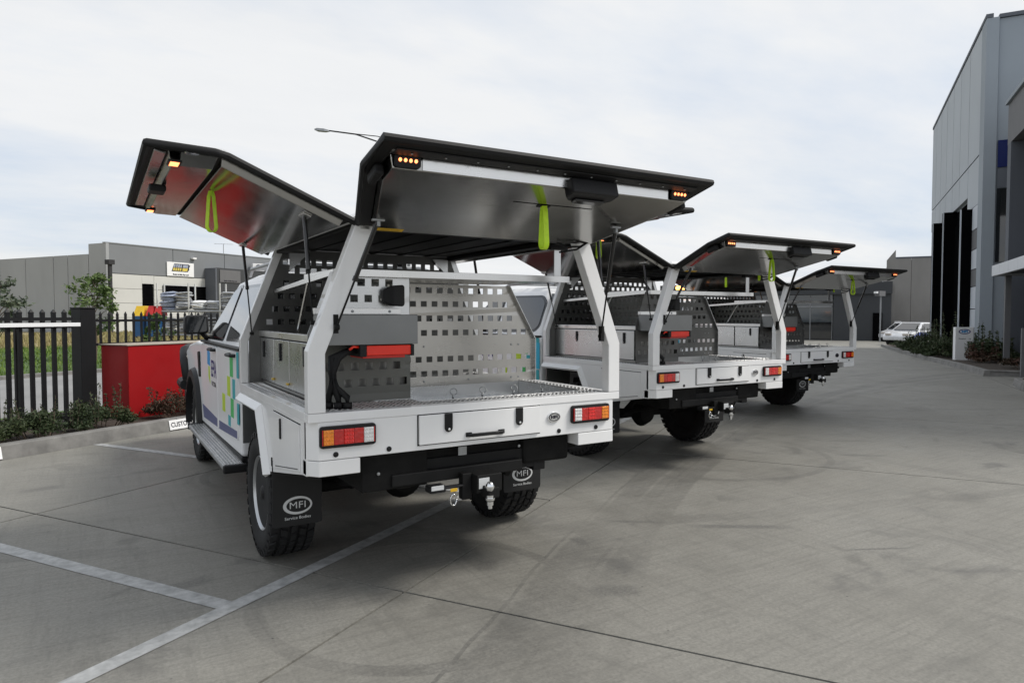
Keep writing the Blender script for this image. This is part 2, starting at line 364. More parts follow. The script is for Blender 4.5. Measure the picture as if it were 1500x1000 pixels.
def clip(poly, outline):
    """clip a polygon to a convex counter-clockwise outline"""
    n = len(outline)
    for i in range(n):
        a, b = outline[i], outline[(i+1) % n]; out = []
        side = lambda p: (b[0]-a[0])*(p[1]-a[1])-(b[1]-a[1])*(p[0]-a[0])
        for k in range(len(poly)):
            p, q = poly[k], poly[(k+1) % len(poly)]; sp, sq = side(p), side(q)
            if sp >= -1e-9: out.append(p)
            if (sp > 1e-9 and sq < -1e-9) or (sp < -1e-9 and sq > 1e-9):
                t = sp/(sp-sq); out.append((p[0]+t*(q[0]-p[0]), p[1]+t*(q[1]-p[1])))
        poly = out
        if len(poly) < 3: return []
    return poly
def perforated(name, mat, parent, outline, fn, rows, pitch, hw, hh, margin=.03, thick=.004, skip=None, start=0.0):
    xs0, xs1 = min(p[0] for p in outline), max(p[0] for p in outline); zs0, zs1 = min(p[1] for p in outline), max(p[1] for p in outline)
    rows = [r for r in sorted(rows) if zs0+hh/2+.01 < r < zs1-hh/2-.01]; m = MB()
    bands = []; z = zs0
    for i, r in enumerate(rows):
        if r-hh/2 > z+1e-6: bands.append((z, r-hh/2, None))
        bands.append((r-hh/2, r+hh/2, i)); z = r+hh/2
    bands.append((z, zs1, None))
    for z0, z1, ri in bands:
        if ri is None: cells = [(xs0, xs1)]
        else:
            cells = []; x = xs0; off = start+(pitch/2 if ri % 2 else 0); k = 0; zc = (z0+z1)/2
            while True:
                hx = xs0+margin+off+k*pitch; k += 1
                if hx+hw > xs1-margin*.4: break
                inside = all(clip([(hx-.012, zz-.001), (hx+hw+.012, zz-.001), (hx+hw+.012, zz+.001), (hx-.012, zz+.001)], outline) and
                             abs(area(clip([(hx-.012, zz-.001), (hx+hw+.012, zz-.001), (hx+hw+.012, zz+.001), (hx-.012, zz+.001)], outline))-(hw+.024)*.002) < 1e-6 for zz in (z0-.008, z1+.008))
                if not inside or (skip and skip(hx+hw/2, zc)): continue
                cells.append((x, hx)); x = hx+hw
            cells.append((x, xs1))
        for a, b in cells:
            p = clip([(a, z0), (b, z0), (b, z1), (a, z1)], outline)
            if p: m.add([fn(q[0], q[1]) for q in p], [tuple(range(len(p)))])
    o = m.build(name, mat, parent, solid=thick)
    bm = bmesh.new(); bm.from_mesh(o.data); bmesh.ops.remove_doubles(bm, verts=bm.verts, dist=1e-5); bmesh.ops.recalc_face_normals(bm, faces=bm.faces); bm.to_mesh(o.data); bm.free()
    return o
def area(p): return sum(p[i][0]*p[(i+1) % len(p)][1]-p[(i+1) % len(p)][0]*p[i][1] for i in range(len(p)))/2 if p else 0

# ------------------------------------------------------------------ ground of the place
SL = .0135
def zg(u): return -max(0.0, u-14)*SL          # the yard falls gently away
def gsheet(name, mat, u0, u1, v0, v1, dz, label=None, th=0):
    us = sorted(set([u0, u1]+[x for x in (14,) if u0 < x < u1])); m = MB()
    for a, b in zip(us, us[1:]): m.quad(P(a, v0, zg(a)+dz), P(b, v0, zg(b)+dz), P(b, v1, zg(b)+dz), P(a, v1, zg(a)+dz))
    o = m.build(name, mat); o['kind'] = 'structure'; return o
g = MB(); B = 900
for a, b in ((-B, 14), (14, 150), (150, B)):
    za, zb = zg(a)-.10, (zg(min(b, 150)))-.10; za = zg(min(a, 150))-.10
    g.quad(P(a, -B, za), P(b, -B, zb), P(b, B, zb), P(a, B, za))
o = g.build('ground', 'road_concrete'); o['kind'] = 'structure'
MB().ubox(-80, 13.9, 31.01, 120, -.2, -.06).build('dry_field', 'field_dry')['kind'] = 'structure'
o = MB().hexa([P(14, 31.01, -.3), P(150, 31.01, -2.2), P(150, 120, -2.2), P(14, 120, -.3)], [P(14, 31.01, -.06), P(150, 31.01, -.06), P(150, 120, -.06), P(14, 120, -.06)]).build('dry_field', 'field_dry'); o['kind'] = 'structure'
yard = gsheet('concrete_yard', 'joint_dark', -14, 110, -12.5, 6.12, -.014)
J = .0075
def slab(u0, u1, v0, v1, parent=yard, mat='yard_concrete'):
    m = MB(); u0 += J; u1 -= J; v0 += J; v1 -= J
    tp = [P(u0, v0, zg(u0)), P(u1, v0, zg(u1)), P(u1, v1, zg(u1)), P(u0, v1, zg(u0))]; m.hexa([p-Vector((0, 0, .06)) for p in tp], tp)
    return m.build('slab', mat, parent)
uA = [-13.6, -9.0, -4.5, -.185, 4.15, 8.1, 12.4, 16.7, 21, 25.5, 30, 34.5, 39, 44, 50, 58, 70, 90]
uB = [-13.6, -9, -4.5, -.185, 1.87, 4.15, 6.2, 8.1, 12.4, 16.7, 21, 25.5, 30, 34.5, 39, 44, 50, 58, 70, 90]
uC = [-13.6, -9, -4.5, -.185+.0, 4.15, 8.1, 12.4, 16.7, 21, 25.5, 30, 34.5, 39, 44, 50, 58, 70, 90]
for us, v0, v1 in ((uA, -4.95, .394), (uB, .394, 3.74), (uC, 3.74, 6.08), (uA, -12.4, -4.95)):
    for a, b in zip(us, us[1:]):
        slab(a, b, v0, v1)
def line(name, u0, u1, v0, v1):
    m = MB(); us = [u0]+([14] if u0 < 14 < u1 else [])+[u1]
    for a, b in zip(us, us[1:]): m.quad(P(a, v0, zg(a)+.003), P(b, v0, zg(b)+.003), P(b, v1, zg(b)+.003), P(a, v1, zg(a)+.003))
    o = m.build(name, 'paint_line'); o['kind'] = 'structure'; return o
line('painted_line', -9, 12, 1.03, 1.13)
for u in (-5.8, -3.26, -.735, 1.8, 4.33, 6.87, 9.4): line('painted_bay_line', u-.05, u+.05, 1.131, 6.06)
# left kerb: cast lengths, each a piece
kerb = MB().ubox(-14, 60, 6.13, 6.24, -.10, -.02).build('left_kerb', 'kerb_concrete'); kerb['kind'] = 'structure'
def kerb_piece(parent, u0, u1, v0, v1, h, sgn=1):
    m = MB(); u0 += .006; u1 -= .006; za, zb = zg(u0), zg(u1)
    s = .035*sgn
    m.loft([[P(u, v0, z-.015), P(u, v0+s, z+h), P(u, v1, z+h), P(u, v1, z-.015)] for u, z in ((u0, za), (u1, zb))])
    return m.build('kerb_stone', 'kerb_concrete', parent, .012)
u = -13.9
while u < 40: kerb_piece(kerb, u, u+2.4, 6.08, 6.26, .15); u += 2.4
MB().ubox(-14, 60, 6.26, 8.4, -.10, .10).build('garden_bed', 'soil')['kind'] = 'structure'
gsheet('street', 'road_concrete', -60, 140, 9.0, 15.6, .02)
MB().ubox(-60, 60, 8.4, 9.0, -.1, .04).build('street_verge', 'verge_dark')['kind'] = 'structure'
MB().ubox(-60, 120, 15.6, 15.85, -.1, .10).build('street_kerb', 'kerb_concrete')['kind'] = 'structure'
MB().ubox(-60, 120, 15.85, 31, -.1, .05).build('green_verge', 'verge_dark')['kind'] = 'structure'
# kerbs and bed at right
kr = MB().ubox(17.9, 46, -5.12, -5.05, -.6, -.5).build('right_kerb', 'kerb_concrete'); kr['kind'] = 'structure'
pts = [(17.75, -4.95), (20, -4.90), (22.5, -4.75), (25.5, -4.55), (29, -4.35), (33, -4.15), (38, -3.95), (45, -3.8)]
for (a, va), (b, vb) in zip(pts, pts[1:]):
    m = MB(); du = (b-a)
    r = []
    for u, v in ((a+.006, va), (b-.006, vb)):
        z = zg(u); r.append([P(u, v, z-.02), P(u, v-.03, z+.15), P(u, v-.17, z+.15), P(u, v-.17, z-.02)])
    m.loft(r).build('kerb_stone', 'kerb_concrete', kr, .012)
m = MB(); m.loft([[P(17.75, v, zg(17.7)-.02), P(17.78, v, zg(17.7)+.15), P(17.92, v, zg(17.7)+.15), P(17.92, v, zg(17.7)-.02)] for v in (-4.97, -9)]).build('kerb_stone', 'kerb_concrete', kr, .012)
bed = MB()
vs = [P(u, v-.17, zg(u)+.12) for u, v in pts]+[P(u, -6.2 if u > 25 else -9, zg(u)+.12) for u, v in pts]; n = len(pts)
bed.add(vs, [(i, i+1, n+i+1, n+i) for i in range(n-1)]).build('right_garden_bed', 'soil')['kind'] = 'structure'
# near island on the right edge of the picture
kn = MB().ubox(5, 15.8, -5.2, -5.1, -.2, -.05).build('island_kerb', 'kerb_concrete'); kn['kind'] = 'structure'
ip = [(4, -4.95), (8, -4.93), (11, -4.93), (13.6, -4.95), (14.9, -5.05), (15.4, -5.35), (15.5, -6.0), (15.5, -8.5)]
for (a, va), (b, vb) in zip(ip, ip[1:]):
    d = Vector((b-a, vb-va)).normalized(); nn = Vector((d.y, -d.x)); r = []   # inwards
    for (u, v), e in (((a, va), .004), ((b, vb), -.004)):
        z = zg(u); q = [(0, -.02), (.03, .15), (.16, .15), (.16, -.02)]
        r.append([P(u+e*d.x+nn.x*w, v+e*d.y+nn.y*w, z+h) for w, h in q])
    MB().loft(r).build('kerb_stone', 'kerb_concrete', kn, .01)
MB().add([P(u-.1*(u > 15), v-.15, zg(u)+.13) for u, v in ip]+[P(4, -8.5, .13)], [tuple(range(len(ip)+1))]).build('island_bed', 'mulch')['kind'] = 'structure'
gsheet('driveway', 'yard_concrete', 15.3, 17.9, -9, -5.3, .004)

# ------------------------------------------------------------------ the service truck
HW = .934
def fr(a, b, h): return Vector((a, -h, b))                        # a rear-facing plane
TR = empty('service_truck', 'nearest white service truck, open rear hatch toward the camera, green squares on its doors', 'truck', (0, 0, 0), 'white service trucks parked side by side')
# frame
def profile(sx, y0, y1, w, wt, name, mat, bevel=.004, ztop=1.955):
    po = [(-HW, 1.036), (-HW, 1.328), (-.69, ztop), (-.69+wt, ztop), (-HW+w, 1.315), (-HW+w, 1.036)]
    return MB().prism([(p*-sx, q) for p, q in po], lambda a, b, h: (a, h, b), y0, y1).build(name, mat, TR, bevel)
for sx in (-1, 1):
    profile(sx, 0, .065, .083, .095, 'rear_post', 'white_paint')
    profile(sx, 1.745, 1.80, .05, .06, 'front_post', 'white_paint' if sx < 0 else 'alloy_sheet')
bx('rear_beam', 'white_paint', TR, -HW, HW, 0, .07, .992, 1.0345)
for sx in (-1, 1):
    bx('side_rail', 'white_paint', TR, min(sx*HW, sx*.885), max(sx*HW, sx*.885), .072, 1.80, .992, 1.034)
    b = MB().prism([(0, 0), (.13, 0), (0, -.13)], lambda a, c, h: (sx*(.66-.05-a+.0), h, 1.93+c), 1.70, 1.744).build('gusset', 'alloy_sheet', TR)
# roof
rf = bx('roof_panel', 'white_paint', TR, -.69, .69, .02, 1.80, 1.972, 1.992, .006)
bx('roof_lining', 'black_steel', rf, -.68, .68, .03, 1.79, 1.957, 1.971)
for k in range(7): bx('roof_rib', 'black_steel', rf, -.66+k*.22-.012, -.66+k*.22+.012, .05, 1.77, 1.950, 1.956, 0)
bx('roof_bow', 'black_plastic', TR, -.60, .60, .068, .11, 1.915, 1.954)
for sx in (-1, 1): bx('roof_seal', 'black_rubber', TR, min(sx*.62, sx*.69), max(sx*.62, sx*.69), .07, 1.74, 1.925, 1.954, .006)
# rear fascia
fas = MB().prism([(-.93, .06), (-.885, 0.004), (.885, 0.004), (.93, .06), (.93, .09), (-.93, .09)], lambda a, b, h: (a, b, h), .809, .9915).build('rear_fascia', 'white_paint', TR, .004)
MB().prism([(-.93, .06), (-.885, 0.002), (-.685, .002), (-.685, .12), (-.93, .12)], lambda a, b, h: (a, b, h), .733, .8065).build('fascia_skirt', 'white_paint', TR, .004)
MB().prism([(.93, .06), (.885, 0.002), (.627, .002), (.627, .12), (.93, .12)], lambda a, b, h: (a, b, h), .737, .8065).build('fascia_skirt', 'white_paint', TR, .004)
for x in (-.805, -.538, .49, .757):
    MB().lathe([(.0, .0), (.013, .0), (.013, -.004), (.009, -.005), (0, -.005)], (x, .004, .834), 'y', 16).build('parking_sensor', 'black_plastic', fas, smooth=True)
# drawer
dr = bx('rear_drawer', 'white_paint', TR, -.380, .354, -.012, .0035, .838, .988, .003)
bx('drawer_gap', 'void_black', dr, -.386, .360, .0025, .0036, .832, .991, 0)
for x in (-.219, .212):
    ns = 10; po = [(x-.022, .989), (x-.022, .915)]+[(x-.022*cos(pi*k/ns), .915-.022*sin(pi*k/ns)) for k in range(1, ns)]+[(x+.022, .915), (x+.022, .989)]
    st = MB().prism(po, lambda a, b, h: (a, h, b), -.021, -.0125).build('drawer_strap', 'black_rubber', dr, .002)
    MB().lathe([(0, 0), (.007, 0), (.007, -.004), (0, -.005)], (x, -.0215, .908), 'y', 12).build('strap_bolt', 'chrome', dr, smooth=True)
MB().tube([(-.108, -.014, .868), (-.105, -.03, .868), (-.09, -.040, .868), (.085, -.040, .868), (.10, -.030, .868), (.103, -.014, .868)], .0095, 8).box(-.118, -.085, -.020, -.0125, .858, .880).box(.08, .115, -.020, -.0125, .858, .880).build('drawer_handle', 'black_plastic', dr, smooth=True)
# badge
bd = MB().prism([(.452+.043*cos(2*pi*k/28), .917+.030*sin(2*pi*k/28)) for k in range(28)], lambda a, b, h: (a, h, b), -.006, .0035).build('maker_badge', 'chrome', TR, .002)
ellipse_ring(lambda a, b, h: Vector((a, -.0075, b)), .452, .917, .037, .0225, .032, .018).build('badge_ring', 'letter_dark', bd)
text('badge_lettering', 'MFI', .024, 'letter_dark', lambda a, b, h: Vector((.452+a, -.0078, .917+b)), bd, .0012, xs=1.3)
# lights
def tail(x0, x1, segs):
    c = (x0+x1)/2; w = (x1-x0)/2; h = .052; r = .016; po = []
    for cx, cz, a0 in ((w-r, h-r, 0), (-w+r, h-r, 90), (-w+r, -h+r, 180), (w-r, -h+r, 270)):
        for k in range(5): a = radians(a0+k*22.5); po.append((c+cx+r*cos(a), .921+cz+r*sin(a)))
    t = MB().prism(po, lambda a, b, hh: (a, hh, b), -.016, .0035).build('tail_light', 'black_plastic', TR, .003)
    q = (x1-x0-.03)/5.0; xs = x0+.015
    for i, (nm, mt) in enumerate(segs):
        a, b = (xs+q*i*1.0, xs+q*(i+1)*1.0)
        hh = .036
        bx(nm, mt, t, a+.0005, b-.0005, -.026 if mt != 'lens_red_dark' else -.0245, -.0165, .921-hh, .921+hh, .002)
        if mt != 'lens_red_dark':
            mm = MB()
            for rr in range(4):
                for cc in range(4): mm.lathe([(.0052, 0), (.0040, -.0028), (0.0005, -.0036)], (a+(cc+.5)*(b-a)/4, -.0262, .921-.027+rr*.018), 'y', 8)
            mm.build('lens_dimple', mt, t)
    bx('lens_rim', 'lens_red_dark', t, xs-.006, xs-.001, -.024, -.0165, .884, .958, .001)
    bx('lens_rim', 'lens_red_dark', t, xs+5*q+.001, xs+5*q+.006, -.024, -.0165, .884, .958, .001)
tail(-.885, -.610, [('amber_lens', 'lens_amber'), ('red_lens', 'lens_red_dark'), ('red_lens', 'lens_red'), ('red_lens', 'lens_red_dark'), ('clear_lens', 'lens_clear')])
tail(.570, .846, [('clear_lens', 'lens_clear'), ('red_lens', 'lens_red_dark'), ('red_lens', 'lens_red'), ('red_lens', 'lens_red_dark'), ('amber_lens', 'lens_amber')])
# side skirts with wheel arch
for sx in (-1, 1):
    po = [(.062, .991), (1.80, .991), (1.80, .950), (1.10, .950), (.895, .592), (.13, .725), (.062, .73)]
    sk = MB().prism(po, lambda a, b, h: (sx*h, a, b), .905, .930).build('side_skirt', 'white_paint', TR, .003)
    arch = [(1.80, .965), (1.085, .965), (.855, .585)]
    inn = [(1.80, .925), (1.115, .925), (.905, .575)]
    m = MB()
    for i in (0, 1):
        r = []
        for k in (i, i+1):
            (y0, z0), (y1, z1) = arch[k], inn[k]
            r.append([Vector((sx*.931, y0, z0)), Vector((sx*.965, y1+.0, z1)), Vector((sx*.945, y1+.02*(k > 0), z1-.02)), Vector((sx*.90, y1+.01, z1))])
        m.loft(r)
    m.build('arch_flare', 'white_paint', sk, .002)
    ld = MB().prism([(.17, .962), (.745, .962), (.765, .640), (.17, .732)], lambda a, b, h: (sx*h, a, b), .9305, .936).build('locker_door', 'white_paint', sk, .002)
    bx('locker_latch', 'black_plastic', sk, min(sx*.9365, sx*.944), max(sx*.9365, sx*.944), .545, .568, .835, .945, .004)
    bx('locker_seal', 'void_black', sk, min(sx*.9302, sx*.9308), max(sx*.9302, sx*.9308), .16, .755, .9625, .968, 0)
    MB().prism([(.20, .738), (.70, .662), (.70, .667), (.20, .743)], lambda a, b, h: (sx*h, a, b), .9361, .9368).build('drip_slot', 'letter_dark', sk)
    # inner mudguard box ahead of the wheel
    bx('inner_guard', 'grey_powder', TR, min(sx*.925, sx*.60), max(sx*.925, sx*.60), 1.74, 1.755, .62, .948, 0)
    bx('guard_top', 'grey_powder', TR, min(sx*.904, sx*.60), max(sx*.904, sx*.60), .80, 1.739, .925, .94, 0)
# floor
bx('tray_floor', 'alloy_sheet', TR, -.884, .884, .072, 1.744, .938, .946, 0)
def plate(name, x0, x1, y0, y1, dense=True):
    p = bx(name, 'chequer_plate', TR, x0, x1, y0, y1, 1.020, 1.0335, .002); m = MB(); i = 0
    y = y0+.014
    while y < y1-.008:
        x = x0+.014+(.014 if i % 2 else 0); j = 0
        while x < x1-.008:
            s = 1 if (i+j) % 2 else -1; R = Matrix.Translation((x, y, 1.0336)) @ Matrix.Rotation(s*radians(35)+pi/2*0, 4, 'Z')
            m.add([R @ Vector(q) for q in ((-.013, 0, 0), (0, -.0045, 0), (.013, 0, 0), (0, .0045, 0), (0, 0, .004))], [(0, 1, 4), (1, 2, 4), (2, 3, 4), (3, 0, 4)])
            x += .028; j += 1
        y += .02; i += 1
    m.build('tread_pattern', 'tread_bright', p, kind='stuff'); return p
plate('chequer_strip', -.849, .849, .066, .175)
plate('chequer_strip', -.884, -.805, .176, 1.74); plate('chequer_strip', .80, .884, .176, 1.74)
plate('chequer_strip', -.804, -.285, .176, .33)
bx('pit_lip', 'bright_alloy', TR, -.283, .799, .1755, .188, .9465, 1.036, .001); bx('pit_side', 'alloy_sheet', TR, .788, .7995, .189, 1.74, .9465, 1.030, 0)
bx('pit_back', 'alloy_sheet', TR, -.283, .787, .925, .935, .9465, 1.030, 0)
bx('drain_cover', 'alloy_sheet', TR, .1, .5, .5, .8, .9465, .951, .002)
for x in (-.083, .102, .309, .51):
    r = MB().tube([(x+.021*cos(t)*1.0, .20+.004*sin(3*t), 1.074+.018*sin(t)) for t in [radians(-70+k*23.5) for k in range(14)]], .0028, 6).tube([(x-.002, .20, 1.058), (x-.004, .202, 1.036)], .006, 6)
    r.build('tie_down_ring', 'galvanised', TR, smooth='all')
# perforated panels
ROWS = [1.11, 1.205, 1.30-.0, 1.38, 1.475, 1.57, 1.66, 1.75]
dvo = [(-.278, 1.022), (.925, 1.022), (.925, 1.328), (.712, 1.700), (-.278, 1.700)]
dv = perforated('divider_panel', 'stainless', TR, dvo, lambda a, b: Vector((a, .95, b)), [r for r in ROWS if r != 1.30], .077, .042, .038, .02, skip=lambda a, z: False)
ed = MB()
for (x0, z0), (x1, z1) in (((.925, 1.022), (.925, 1.328)), ((.925, 1.328), (.712, 1.70))):
    ed.prism([(x0-.001, z0), (x0+.004, z0), (x1+.004, z1), (x1-.001, z1)], lambda a, b, h: (a, h, b), .915, .955)
ed.build('panel_flange', 'alloy_sheet', dv)
for x, z in ((.07, 1.29), (.07, 1.06), (.74, 1.29), (.74, 1.06), (.80, 1.29), (.80, 1.06), (.4, 1.06)):
    MB().lathe([(0, 0), (.007, 0), (.006, -.004), (0, -.005)], (x, .9475, z), 'y', 10).build('rivet', 'galvanised', dv)
perforated('tool_panel', 'alloy_sheet', TR, [(-.845, 1.346), (-.285, 1.346), (-.285, 1.722), (-.725, 1.722), (-.845, 1.40)], lambda a, b: Vector((a, .34, b)), [1.40, 1.585, 1.671], .078, .043, .040, .03, .004, skip=lambda a, z: (z > 1.62 and a > -.40) or z < 1.5)
perforated('lower_tool_panel', 'dimmed_panel', TR, [(-.845, 1.036), (-.285, 1.036), (-.285, 1.344), (-.845, 1.344)], lambda a, b: Vector((a, .336, b)), [1.137, 1.224], .078, .043, .040, .03, .004)  # lower half of the tool panel, ground reflection painted in as darker olive
perforated('centre_wall', 'dimmed_panel', TR, [(.345, 1.036), (1.73, 1.036), (1.73, 1.70), (.345, 1.70)], lambda a, b: Vector((-.281, a, b)), [1.42, 1.50, 1.58, 1.66], .077, .042, .038, .03)
perforated('headboard', 'shaded_grey', TR, [(-.88, 1.036), (.88, 1.036), (.88, 1.33), (.64, 1.953), (-.64, 1.953), (-.88, 1.33)], lambda a, b: Vector((a, 1.735, b)), [1.45, 1.54, 1.63, 1.72, 1.81, 1.87], .077, .042, .038, .04)  # interior shade put into the headboard's colour
# side cabinet
bx('side_cabinet', 'dark_alloy', TR, -.796, -.29, .395, 1.73, 1.036, 1.352, .003).name = 'side_cabinet'
cab_ = [o for o in bpy.data.objects if o.name == 'side_cabinet'][0]
bx('cabinet_top_lip', 'bright_alloy', cab_, -.812, -.755, .30, 1.74, 1.353, 1.392, .003)
def cab_doors(parent, doors, handles):
    for a, b in doors:
        bx('cabinet_door', 'alloy_sheet', parent, -.806, -.7975, a+.004, b-.004, 1.062, 1.345, .003)
        bx('door_gap', 'void_black', parent, -.7975, -.7965, a-.003, b+.003, 1.056, 1.350, 0)
    for y in handles:
        po = [(y-.014, 1.325), (y+.014, 1.325), (y+.014, 1.23)]+[(y+.014*cos(radians(a)), 1.23-.014*sin(radians(a))) for a in (30, 60, 90, 120, 150)]+[(y-.014, 1.23)]
        MB().prism(po, lambda a, b, h: (h, a, b), -.816, -.8065).build('cabinet_latch', 'black_plastic', parent, .003)
        MB().lathe([(0, 0), (.006, 0), (.006, -.003), (0, -.003)], (-.8165, y, 1.232), 'x', 10).build('latch_key', 'chrome', parent)
# shelf
sh = MB().prism([(-.70, .30), (.775, .30), (.775, .33), (.60, .945), (-.70, .945)], lambda a, b, h: (a, b, h), 1.706, 1.710).build('shelf', 'alloy_sheet', TR)
bx('shelf_lip', 'bright_alloy', sh, -.70, .775, .296, .300, 1.700, 1.738, .001)
bx('shelf_lip', 'bright_alloy', sh, -.705, -.701, .30, .945, 1.700, 1.738, .001)
bx('shelf_hanger', 'alloy_sheet', TR, .665, .715, .306, .312, 1.7385, 1.956, .001)
bx('hanger_foot', 'black_plastic', TR, .62, .75, .28, .33, 1.90, 1.935, .004)
MB().hexa([Vector(p) for p in ((-.712, .34, 1.705), (-.682, .34, 1.705), (-.682, 1.72, 1.648), (-.712, 1.72, 1.648))], [Vector(p) for p in ((-.712, .34, 1.738), (-.682, .34, 1.738), (-.682, 1.72, 1.673), (-.712, 1.72, 1.673))]).build('side_shelf_rail', 'bright_alloy', TR, .002)
MB().tube([(-.71, 1.10, 1.376), (-.70, .86, 1.700)], .009, 6).build('shelf_brace', 'bright_alloy', TR)
# gear box, charger, hoses
gb = bx('gear_box', 'grey_powder', TR, -.815, -.338, .10, .335, 1.348, 1.500, .003)
bx('box_bracket', 'bright_alloy', gb, -.82, -.352, .30, .337, 1.501, 1.533, .002)
for x in (-.62, -.415): MB().lathe([(0, 0), (.008, 0), (.007, -.004), (0, -.005)], (x, .2995, 1.517), 'y', 10).build('bracket_bolt', 'galvanised', gb, smooth=True)
ch = bx('battery_charger', 'red_powder', TR, -.615, -.378, .10, .30, 1.294, 1.343, .004)
for k in range(4): bx('cooling_fin', 'red_powder', ch, -.614, -.379, .096, .0995, 1.299+k*.0115, 1.302+k*.0115, 0)
bx('charger_end', 'black_plastic', ch, -.65, -.6155, .095, .305, 1.288, 1.347, .004); bx('charger_end', 'black_plastic', ch, -.3775, -.36, .095, .305, 1.288, 1.347, .004)
bx('mounting_rail', 'red_dark', ch, -.635, -.41, .10, .30, 1.280, 1.2935, .002)
for k, (xe, ye) in enumerate(((-.795, .15), (-.755, .12), (-.715, .10))):
    xs = -.65; pts_ = [(xs, .16, 1.318), (-.70, .15, 1.315), (-.745-.02*(2-k), .14, 1.285), (-.775-.006*(2-k)+.0*k, .13, 1.22), (-.765-.012*(2-k), .12, 1.14), (xe+(.0), ye, 1.09), (xe, ye, 1.04)]
    MB().tube(pts_, .0165, 10).tube([(xe, ye, 1.036), (xe, ye, 1.066)], .023, 10).build('cable_conduit', 'black_rubber', TR, smooth='all')
MB().tube([(-.64, .12, 1.335), (-.68, .11, 1.34), (-.70, .11, 1.325)], .007, 6).build('charger_plug', 'red_powder', TR, smooth='all')
wl = MB().loft([[Vector((-.45+.0, y, 1.60+z)) for y, z in ((.30, -.035), (.30, .035), (.34, .03), (.34, -.03))], [Vector((-.41, y, 1.60+z)) for y, z in ((.255, -.055), (.255, .055), (.338, .05), (.338, -.05))], [Vector((-.355, y, 1.60+z)) for y, z in ((.25, -.058), (.25, .06), (.338, .055), (.338, -.05))], [Vector((-.345, y, 1.60+z)) for y, z in ((.255, -.045), (.255, .048), (.338, .045), (.338, -.04))]])
wl.build('speaker', 'black_plastic', TR, .008)
for q in ((-.33, .2),): pass

# hatches -------------------------------------------------------------
def frustum(m, outer, inner, fn, h0, h1):
    n = len(outer); m.add([fn(a, b, h0) for a, b in outer]+[fn(a, b, h1) for a, b in inner], [tuple(range(n, 2*n))]+[(i, (i+1) % n, n+(i+1) % n, n+i) for i in range(n)])
def marker(parent, fn, a, b, wdt=.055):
    m = MB(); m.prism([(a+x, b+y) for x, y in ((-wdt, -.016), (-wdt+.01, -.024), (wdt-.01, -.024), (wdt, -.016), (wdt, .016), (wdt-.01, .024), (-wdt+.01, .024), (-wdt, .016))], fn, .046, .056); k = m.build('marker_light', 'black_plastic', parent, .002)
    for i in (-1.5, -.5, .5, 1.5):
        for j in (0,):
            MB().prism([(a+i*.022+.0068*cos(t), b+.0068*sin(t)) for t in [2*pi*q/10 for q in range(10)]], fn, .0565, .059).build('amber_led', 'led_amber', k)
def strap(parent, x, y, z, L=.20, w=.0135, turn=0, name='pull_strap'):
    n = 16; pts = []
    for k in range(n+1):
        t = pi*k/n-pi/2; pts.append((.0+.030*cos(t)*(1 if 1 else 1), -L+.03+.030*sin(t)))
    path = [(.004, 0)]+[(.012+.016*(k/6), -(L-.03)*k/6) for k in range(1, 6)]+[(.028*cos(a), -L+.03-.03*sin(a)) for a in [pi*k/8 for k in range(0, 9)]]+[(-.012-.016*(k/6), -(L-.03)*k/6) for k in range(5, 0, -1)]+[(-.004, 0)]
    R = Matrix.Translation((x, y, z)) @ Matrix.Rotation(turn, 4, 'Z'); m = MB()
    for p, q in zip(path, path[1:]):
        d = Vector((q[0]-p[0], 0, q[1]-p[1])); nrm = Vector((-d.z, 0, d.x)).normalized()*.0018
        a, b = Vector((p[0], 0, p[1])), Vector((q[0], 0, q[1])); W_ = Vector((0, w, 0))
        m.add([R @ v for v in (a-W_-nrm, a+W_-nrm, a+W_+nrm, a-W_+nrm, b-W_-nrm, b+W_-nrm, b+W_+nrm, b-W_+nrm)], [(0, 1, 2, 3), (7, 6, 5, 4), (0, 4, 5, 1), (1, 5, 6, 2), (2, 6, 7, 3), (3, 7, 4, 0)])
    return m.build(name, 'strap_lime', parent)
# rear hatch
HA = radians(15.3); HZ = 1.948
def rh(a, t, h): return Vector((a, -.005-t*cos(HA)-h*sin(HA), HZ+t*sin(HA)-h*cos(HA)))       # h > 0 : below the skin
ro = [(-.69, 0), (.69, 0), (.853, .585), (.853, .808), (-.853, .808), (-.853, .585)]
def smoothpoly(po, r=.05, n=4):
    out = []
    for i, p in enumerate(po):
        a, b = Vector(po[i-1]), Vector(po[(i+1) % len(po)]); c = Vector(p); d1 = (a-c); d2 = (b-c); rr = min(r, d1.length*.4, d2.length*.4); s = c+d1.normalized()*rr; e = c+d2.normalized()*rr
        for k in range(n+1):
            t = k/n; q = (1-t)**2*s+2*t*(1-t)*c+t*t*e; out.append((q.x, q.y))
    return out
def inset(po, d):
    n = len(po); A = area(po); sg = 1 if A > 0 else -1; out = []
    for i in range(n):
        p0, p1, p2 = Vector(po[i-1]), Vector(po[i]), Vector(po[(i+1) % n]); e1 = (p1-p0).normalized(); e2 = (p2-p1).normalized()
        n1 = Vector((-e1.y, e1.x))*sg; n2 = Vector((-e2.y, e2.x))*sg; k = 1+n1.dot(n2)
        out.append(tuple(p1+(n1+n2)*(d/max(k, .3))))
    return out
hatch = MB().prism(ro, rh, -.008, .006).build('rear_hatch', 'white_paint', TR, .003)
rim = MB(); ri = inset(ro, .055); frustum(rim, ro, ro, rh, .0065, .022)
n = len(ro); rim = MB(); rim.add([rh(a, b, .0065) for a, b in ro]+[rh(a, b, .026) for a, b in inset(ro, .004)]+[rh(a, b, .026) for a, b in ri]+[rh(a, b, .0065) for a, b in ri], [(k*n+i, k*n+(i+1) % n, (k+1)*n+(i+1) % n, (k+1)*n+i) for k in range(3) for i in range(n)]); rim.build('hatch_frame', 'black_steel', hatch)
